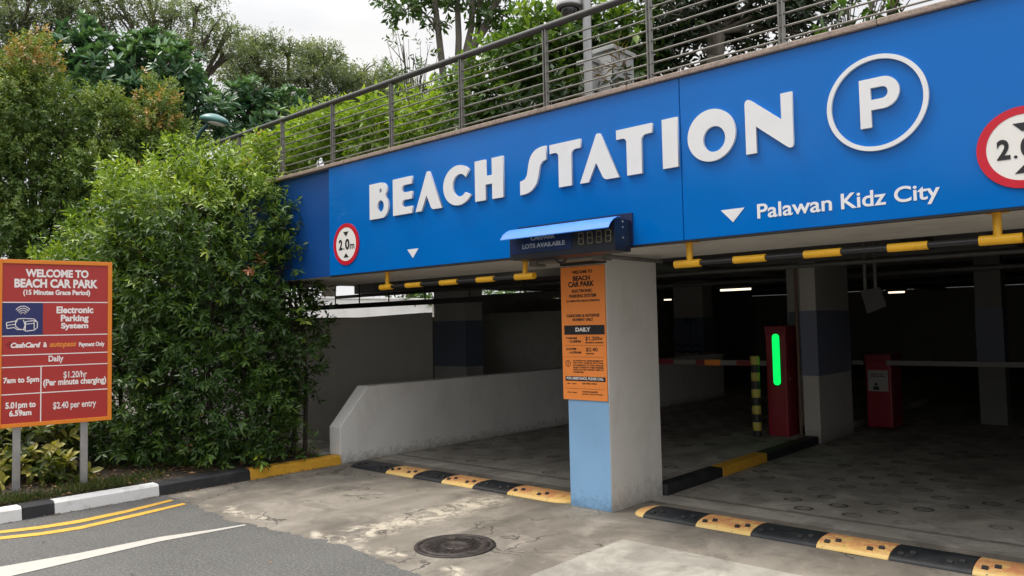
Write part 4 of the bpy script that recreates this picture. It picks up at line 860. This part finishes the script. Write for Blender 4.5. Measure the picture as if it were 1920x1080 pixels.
# --- olive trees behind it
def olive(nm_label, blobs, seed, root, dens=100, tip=.7):
    ztop = max(c[2]+r[1] for c, r in blobs)-tip
    t = thing('columnar_tree', nm_label, 'tree', root, 'olive green trees behind the hedge'); root = Vector(root)
    rr = random.Random(seed); top = Vector(blobs[0][0]); ps = [([root, root.lerp(top, .5)+Vector((.1, .05, 0)), top], .11, .03)]+twigs(rr, root.lerp(top, .45), blobs, .035, .018, 4)
    limbs('trunk', t, ps, BARK)
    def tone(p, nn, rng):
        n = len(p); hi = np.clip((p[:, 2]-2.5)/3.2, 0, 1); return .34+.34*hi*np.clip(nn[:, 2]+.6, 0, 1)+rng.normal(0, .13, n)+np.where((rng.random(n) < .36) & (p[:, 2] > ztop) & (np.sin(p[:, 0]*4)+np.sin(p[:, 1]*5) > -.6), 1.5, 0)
    crown('crown', t, pads(seed, blobs, 9, .40, .44), OLIVE, seed, dens, 11, .17, .075, .034, tone, up=.6, spread=.8, wild=.45, lump=.22, inner=.3, jitter=.2)
gz = lambda px, d: (lambda q: (q.x, q.y, .05))(P(px, 600, d))
olive('tall olive tree at the left edge with orange new tips', [PB(60, 150, 62, 80, 12.6), PB(20, 250, 90, 110, 12.8), PB(110, 260, 80, 110, 12.6), PB(60, 390, 120, 120, 12.4, 1.1), PB(30, 540, 120, 130, 12.3, 1), PB(-60, 330, 80, 160, 13), PB(-50, 560, 90, 130, 13)], 21, gz(50, 12.7))
olive('olive green tree between the orange tipped pair behind the hedge', [PB(215, 240, 62, 70, 12.8), PB(190, 340, 75, 100, 12.6), PB(160, 470, 90, 110, 12.4), PB(240, 360, 60, 80, 12.7)], 22, gz(190, 12.7), tip=-9)
olive('smaller olive tree with orange top left of the street lamp', [PB(300, 215, 42, 60, 13), PB(290, 290, 62, 70, 12.8), PB(345, 285, 34, 55, 13.2), PB(280, 390, 90, 90, 12.7)], 23, gz(300, 12.9), tip=.95)

# --- dark rosette-leaved tree
def rosette(label, blobs, seed, root, hub, grp=None):
    t = thing('broadleaf_tree', label, 'tree', root, grp); rr = random.Random(seed); hub = Vector(hub); root = Vector(root)
    limbs('trunk', t, [([root, root.lerp(hub, .5)+Vector((.2, 0, 0)), hub], .22, .12)]+twigs(rr, hub, blobs, .08, .035, 4), BARK)
    crown('crown', t, pads(seed, blobs, 6, .5, .46), BIG, seed, 7.5, 14, .10, .30, .10, lambda p, nn, rng: .42+.25*nn[:, 2]+rng.normal(0, .16, len(p)), up=.9, spread=.9, wild=.35, whorl=True, lump=.24, inner=.3, jitter=.25, six=True, droop=.1)
rosette('dark green tree with rosettes of large leaves above the olive trees', [PB(150, 85, 55, 50, 20), PB(235, 85, 70, 55, 20.5), PB(320, 120, 75, 65, 20), PB(200, 165, 85, 70, 19.5), PB(300, 200, 80, 60, 20), PB(370, 190, 55, 55, 20), PB(130, 140, 60, 60, 20.5), PB(395, 230, 45, 40, 20)], 31, gz(250, 20), P(250, 300, 20.3))
rosette('dark shrubby tree seen between the street lamp and the railing', [PB(465, 190, 52, 32, 22), PB(530, 200, 45, 30, 22.5), PB(440, 225, 50, 40, 22), PB(500, 240, 60, 40, 22)], 32, gz(480, 22), P(480, 300, 22))

# --- feathery umbrella trees far behind
def feather(label, blobs, seed, root, hub, dens=20, L=.15, W=.062):
    t = thing('rain_tree', label, 'tree', root, 'tall feathery trees far behind'); rr = random.Random(seed); hub = Vector(hub); root = Vector(root)
    limbs('trunk', t, [([root, root.lerp(hub, .5)+Vector((.4, .2, 0)), hub], .32, .2)]+twigs(rr, hub, blobs, .14, .05, 6), BARK)
    crown('crown', t, pads(seed, blobs, 7, .46, .36), RAIN, seed, dens, 9, .42, L, W, lambda p, nn, rng: .45+.25*nn[:, 2]+rng.normal(0, .17, len(p)), up=.15, spread=1.0, wild=.7, lump=.25, inner=.3, jitter=.3)
feather('feathery tree crown cut by the top left picture corner', [PB(40, 25, 85, 38, 29), PB(-30, 70, 70, 50, 29), PB(120, 20, 55, 32, 30), PB(60, 75, 60, 34, 30), PB(-60, 0, 80, 60, 30), PB(60, -50, 120, 45, 30), PB(20, 110, 60, 30, 29)], 41, gz(20, 30), P(20, 260, 30))
feather('airy feathery tree left of the bright sky gap', [PB(230, 15, 60, 26, 32), PB(310, 40, 60, 26, 32), PB(370, 15, 50, 22, 33), PB(390, 65, 50, 24, 32), PB(270, -30, 90, 34, 33), PB(340, 85, 52, 26, 32), PB(420, 100, 42, 24, 33), PB(190, 45, 40, 22, 32), PB(430, 60, 24, 16, 33)], 42, gz(320, 32.5), P(330, 230, 32.5), dens=14)
feather('wide umbrella crowned tree below the bright sky gap', [PB(470, 85, 50, 22, 36), PB(540, 100, 60, 24, 37), PB(610, 112, 58, 22, 37), PB(680, 135, 52, 18, 38), PB(500, 135, 70, 28, 36), PB(580, 150, 70, 26, 36), PB(655, 160, 66, 22, 37), PB(460, 160, 56, 34, 36), PB(560, 190, 90, 26, 36), PB(660, 190, 70, 20, 37), PB(730, 155, 40, 16, 38), PB(440, 110, 36, 26, 36)], 43, gz(560, 37), P(550, 300, 37))
feather('low distant tree crown right of the umbrella tree behind the railing', [PB(745, 175, 50, 22, 40), PB(800, 190, 50, 22, 40), PB(770, 215, 70, 26, 40), PB(690, 220, 60, 30, 39)], 44, gz(760, 40), P(760, 330, 40))
feather('dull green tree behind the bright terrace shrubs', [PB(560, 240, 70, 34, 30), PB(640, 250, 70, 34, 30), PB(720, 255, 60, 34, 30), PB(480, 265, 60, 34, 30)], 45, gz(600, 30), P(600, 340, 30))

# --- terrace planting
TZ = 3.41
def at_terrace(px, y): q = AY(px, 300, y); return (q.x, y, TZ-.02)
def dep(px, y): return (AY(px, 300, y)-CAM).dot(FWD)
def shrub(label, specs, y, root_px, mat, seed, dens, L, W, k=8, cat='shrub', name='terrace_shrub', grp='shrubs on the terrace', stems=6, zmin=3.45, slen=.16, **kw):
    d = dep(root_px, y); bl = [PB(a, c, e, f, d+(s[0] if s else 0)) for a, c, e, f, *s in specs]; rt = Vector(at_terrace(root_px, y)); rr = random.Random(seed)
    t = thing(name, label, cat, tuple(rt), grp); ps = []
    for c, r in bl:
        ps.append(([rt+Vector((rr.uniform(-.1, .1), rr.uniform(-.1, .1), 0)), c], .022, .01))
        for _ in range(stems): ps.append(([rt.lerp(c, rr.uniform(.4, .9)), c+Vector([rr.uniform(-.8, .8)*r[0], rr.uniform(-.8, .8)*r[2], rr.uniform(-.6, .8)*r[1]])], .009, .003))
    limbs('stem', t, ps, BARK, 6)
    crown('foliage', t, bl, mat, seed, dens, k, slen, L, W, lambda p, nn, rng: .42+.3*nn[:, 2]+rng.normal(0, .16, len(p)), zmin=zmin, **dict(dict(up=.45, spread=.9, wild=.5, lump=.25, inner=.35, jitter=.3), **kw))
shrub('bright green shrub behind the railing, just right of the hedge top', [(480, 300, 44, 34), (530, 290, 40, 34), (560, 265, 30, 34)], 7.6, 520, LIGHT, 51, 60, .15, .06)
shrub('bright green shrub behind the second visible railing bay', [(600, 262, 48, 42), (640, 245, 42, 44), (665, 270, 46, 38)], 7.4, 635, LIGHT, 52, 60, .15, .06)
shrub('bright green shrub left of the multi-stemmed terrace tree', [(715, 255, 50, 42), (750, 240, 40, 46), (700, 230, 36, 34)], 7.4, 725, LIGHT, 53, 60, .15, .06)
shrub('yellowish green shrub at the foot of the multi-stemmed tree', [(800, 235, 40, 42), (840, 215, 36, 44), (780, 260, 40, 26)], 7.0, 810, LIGHT, 54, 55, .14, .06)
shrub('mid green leafy bush right of the multi-stemmed tree', [(890, 190, 40, 62), (935, 165, 48, 66), (970, 130, 45, 60), (900, 240, 50, 30), (960, 205, 50, 42)], 6.7, 930, MID, 55, 75, .13, .055)
shrub('large broad leaved bush behind the dome camera', [(1010, 110, 52, 66), (1060, 95, 50, 68), (1040, 160, 54, 56), (1000, 190, 44, 36), (1085, 60, 34, 46), (1075, 135, 30, 40)], 6.7, 1040, MID, 56, 75, .15, .065)
shrub('bush with bright leaves right of the camera pole', [(1150, 72, 44, 40), (1195, 60, 38, 56), (1190, 110, 36, 50), (1225, 40, 30, 50)], 7.1, 1185, MID, 57, 70, .14, .06)
shrub('dark low plants along the railing left of the cabinets', [(1060, 185, 34, 22), (1010, 205, 36, 18), (960, 222, 40, 16), (1130, 160, 30, 18)], 5.75, 1030, DARK, 58, 80, .12, .045, stems=3)
shrub('dry reddish grassy clump at the foot of the grey cabinets', [(1175, 140, 16, 26), (1155, 150, 20, 16)], 5.85, 1170, leaf_mat('dry_leaf', [(0, (.07, .028, .018)), (.5, (.12, .075, .03)), (1, (.20, .15, .06))], rough=.6), 59, 24, .16, .012, stems=2, up=1.2, spread=.5)
# multi-stemmed tree
t = thing('multi_stem_tree', 'dark multi-stemmed tree rising above the railing against the white sky', 'tree', at_terrace(850, 8.6)); d = dep(850, 8.6); rt = Vector(at_terrace(850, 8.6)); rr = random.Random(9)
st = [[rt+Vector((-.32, 0, 0)), P(834, 170, d), P(822, 60, d), P(806, -70, d-.1)], [rt+Vector((-.05, 0, 0)), P(858, 150, d), P(860, 70, d), P(854, -80, d)], [rt+Vector((.06, 0, 0)), P(866, 130, d), P(884, 50, d), P(888, -80, d)], [rt+Vector((.12, .05, 0)), P(880, 130, d+.2), P(896, 60, d+.2), P(905, -80, d+.2)], [P(870, 110, d), P(905, 60, d), P(925, 15, d), P(960, -40, d)]]
fb = [PB(770, 12, 46, 34, d), PB(745, -10, 40, 40, d+.5), PB(835, -35, 70, 40, d), PB(915, 12, 36, 34, d), PB(945, 30, 30, 26, d+.3), PB(960, -10, 40, 34, d), PB(890, -50, 80, 40, d), PB(920, 60, 20, 20, d), PB(800, 30, 24, 26, d+.4)]
paths = [(p, .075, .04) for p in st]
for c, r in fb:
    s_ = min((q for p in st for q in p[1:]), key=lambda q: (Vector(q)-c).length); paths.append(([s_, (Vector(s_)+c)/2+Vector((0, 0, .1)), c], .025, .01))
    for _ in range(6): paths.append(([c, c+Vector([rr.uniform(-1, 1)*r[0], rr.uniform(-.8, .8)*r[2], rr.uniform(-.7, .9)*r[1]])], .01, .003))
limbs('trunk', t, paths, BARKG, 9)
crown('crown', t, fb, MID, 61, 22, 8, .2, .15, .055, lambda p, nn, rng: .34+.25*nn[:, 2]+rng.normal(0, .16, len(p)), up=.2, spread=.95, wild=.7, lump=.3, inner=.4, jitter=.4)
shrub('thin airy shrub with sparse leaves left of the multi-stemmed stems', [(755, 85, 30, 50), (790, 110, 30, 40), (775, 150, 36, 40)], 8.0, 785, MID, 62, 8, .11, .035, name='airy_shrub', stems=9)
# dark tree on the right with thin grey branches and a thick rough trunk
t = thing('dark_tree', 'dark dense tree with a rough brown trunk above the letters ION', 'tree', at_terrace(1335, 7.4)); d = dep(1335, 7.4); rt = Vector(at_terrace(1335, 7.4)); rr = random.Random(13)
b = MB(); tp = P(1342, 62, d); pts = [rt.lerp(tp, i/22) for i in range(23)]; b.tube(pts, [.115*(1-.2*i/22)*(1.12 if i % 2 else .92) for i in range(23)], 12)
for i in range(60):
    f_ = rr.random(); a = rr.uniform(0, 6.28); q = rt.lerp(tp, f_); o_ = Vector((math.cos(a), math.sin(a), 0)); b.tube([q+o_*.09, q+o_*.15+Vector((0, 0, .05))], [.03, .008], 5)
db = [PB(1270, 20, 55, 45, d), PB(1250, 85, 36, 40, d+.2), PB(1310, -10, 60, 46, d), PB(1330, 40, 46, 30, d+.3), PB(1400, 20, 60, 44, d), PB(1380, -40, 70, 40, d), PB(1420, 70, 40, 30, d+.2), PB(1470, 25, 46, 40, d), PB(1470, -30, 60, 40, d), PB(1290, 110, 40, 24, d+.3), PB(1500, 60, 26, 22, d), PB(1540, 10, 40, 30, d+.2), PB(1390, 95, 26, 18, d+.3)]
for c, r in db:
    b.tube([tp, tp.lerp(c, .5)+Vector((0, 0, .06)), c], [.028, .02, .012], 7)
    for _ in range(9): e = c+Vector([rr.uniform(-1.1, 1.1)*r[0], rr.uniform(-1, 1)*r[2], rr.uniform(-1, 1)*r[1]]); b.tube([tp.lerp(c, rr.uniform(.6, 1)), (c+e)/2+Vector((rr.uniform(-.04, .04), 0, rr.uniform(-.04, .06))), e], [.011, .008, .004], 5)
b.build('trunk', BARKG, t)
crown('crown', t, db, DARK, 63, 75, 8, .15, .11, .042, lambda p, nn, rng: .45+.25*nn[:, 2]+rng.normal(0, .2, len(p)), zmin=3.46, up=.2, spread=.9, wild=.6, lump=.28, inner=.4, jitter=.35)
shrub('sparse green branches against the sky at the top right of the railing', [(1590, 18, 36, 24), (1640, 0, 40, 26), (1560, 50, 20, 14), (1610, 48, 18, 10), (1690, -20, 40, 24)], 7.2, 1580, MID, 64, 16, .12, .05, name='airy_shrub', stems=9, zmin=3.3)
# --- trees across the road, added out of the frame to darken the glossy fascia's reflection (far_side)
for i, (x, y, h, r) in enumerate(((-33, -9, 9, 4.4), (-26, -11, 8, 4), (-19.5, -12, 7.2, 3.6), (-13.5, -13, 6.5, 3.3), (-8, -14, 6, 3.1), (-2.5, -15, 5.6, 3))):
    t = thing('unseen_tree', '%s of the unseen round crowned trees across the road' % ('tallest', 'second tallest', 'third tallest', 'third smallest', 'second smallest', 'smallest')[i], 'tree', (x, y, -.01), 'unseen trees across the road'); c = Vector((x, y, h-r*.8))
    bl_ = [(c, (r, r*.8, r)), (c+Vector((r*.6, 0, -.4)), (r*.7, r*.6, r*.7)), (c+Vector((-r*.6, .2, -.3)), (r*.7, r*.6, r*.7))]
    limbs('trunk', t, [([Vector((x, y, -.02)), Vector((x+.1, y, h*.35)), c], .2, .1)], BARK); crown('crown', t, bl_, MID, 100+i, 5, 9, .4, .4, .17, lambda p, nn, rng: .4+.2*nn[:, 2]+rng.normal(0, .15, len(p)), inner=.3)
# --- clipped row of bushes seen through the slots at the back of the deck
b_ = []
for i in range(26): b_.append((Vector((-19.5+math.sin(i*2.1)*.3, 5+i*.95, 2.85)), (.7, .5+.12*math.sin(i*1.7), .75)))
b = MB(); b.box(-19.0, -18.8, 9, 40, -.05, 2.5); b.box(-19.03, -18.77, 8.98, 40.02, 2.5, 2.56); o = b.build('boundary_wall', WALLW, bevel=.01); base_at(o, (-18.9, 20, 0)); tag(o, 'pale sunlit wall glimpsed through the slot above the plain grey wall', 'wall')
b = MB(); b.box(-40, -19.002, 9, 40, -.1, 2.42); b.build('raised_ground', SOIL, kind='structure')
hw = thing('boundary_hedge', 'leafy hedge seen through the slots beyond the dark deck', 'hedge', (-19.5, 16, 2.42)); crown('foliage', hw, b_[12:], MID, 71, 14, 8, .2, .17, .07, lambda p, nn, rng: .5+.3*nn[:, 2]+rng.normal(0, .18, len(p)), zmin=2.4)
for c, r in b_[12:]: limbs('stem', hw, [([Vector((c.x, c.y, 2.38)), c], .05, .02)], BARK, 6)

# --- variegated shrub by the board, litter and short grass
vs_ = thing('variegated_shrub', 'yellow edged variegated shrub behind the posts of the red board', 'shrub', (-8.75, 2.5, .1))
vb = [PB(20, 845, 60, 52, 8.2, .4), PB(85, 840, 52, 46, 8.3, .4), PB(50, 890, 60, 32, 7.9, .3), PB(115, 885, 28, 26, 7.8, .2), PB(-60, 850, 70, 60, 8.2, .4), PB(95, 795, 44, 24, 8.6, .3), PB(20, 800, 60, 24, 8.6, .3)]
rr = random.Random(3); limbs('stem', vs_, [([Vector((c[0]+rr.uniform(-.1, .1), c[1]+rr.uniform(-.1, .1), .08)), c], .014, .006) for c, r in vb for _ in range(5)], DBARK, 6)
crown('foliage', vs_, vb, CROT, 81, 48, 9, .10, .12, .066, lambda p, nn, rng: .45+.12*nn[:, 2]+rng.normal(0, .2, len(p)), up=.6, spread=1.0, wild=.5, lump=.2, inner=.3, six=True, droop=.16, zmin=.13)
def scatter(name, n, seed, mat, fn, L, W, kind, upv, **kw):
    rng = np.random.RandomState(seed); p = fn(rng, n); n = len(p); d = unit(np.stack([rng.normal(0, 1, n), rng.normal(0, 1, n), rng.uniform(*upv, n)], 1)); nn = unit(rng.normal(0, .3, (n, 3))+np.array([0, 0, 1.0]) if upv[1] < 1 else rng.normal(size=(n, 3)))
    LL = L*rng.uniform(.5, 1.3, n); o = leaves(name, p, d, nn, LL, LL*W/L, rng.random(n), mat, None, **kw); o['kind'] = kind; return o
GRASS = leaf_mat('grass_blade', [(0, (.03, .05, .012)), (.6, (.06, .085, .02)), (1, (.14, .13, .05))], rough=.6)
def gfn(rng, n):
    y = rng.uniform(.6, 3.6, n); x = -7.96-.07*np.clip(2.1-y, 0, 9)-.10*np.clip(1.2-y, 0, 9)**1.3-np.abs(rng.normal(0, .22, n)); z = np.full(n, .112)
    keep = (np.sin(x*9+y*4)+np.sin(y*7-x*3)+rng.normal(0, .8, n)) > -.6; return np.stack([x, y, z], 1)[keep]
scatter('short_grass', 9000, 91, GRASS, gfn, .075, .008, 'stuff', (.8, 2.5))
LIT = leaf_mat('dry_litter', [(0, (.05, .03, .018)), (.5, (.13, .075, .035)), (1, (.26, .15, .06))], rough=.7, transl=.1)
scatter('leaf_litter', 2200, 92, LIT, lambda rng, n: np.stack([rng.uniform(-10.2, -7.95, n), rng.uniform(1, 5.4, n), np.full(n, .135)], 1), .06, .028, 'stuff', (-.15, .3))
scatter('gutter_litter', 260, 93, LIT, lambda rng, n: np.stack([-7.76+np.abs(rng.normal(0, .04, n)), rng.uniform(1.9, 5.4, n), np.full(n, .008)], 1), .025, .012, 'stuff', (-.05, .2))
scatter('driveway_litter', 30, 94, LIT, lambda rng, n: np.stack([rng.uniform(-7.3, -2.6, n), rng.uniform(2.0, 5.3, n), np.full(n, .010)], 1), .03, .016, 'stuff', (-.02, .12))
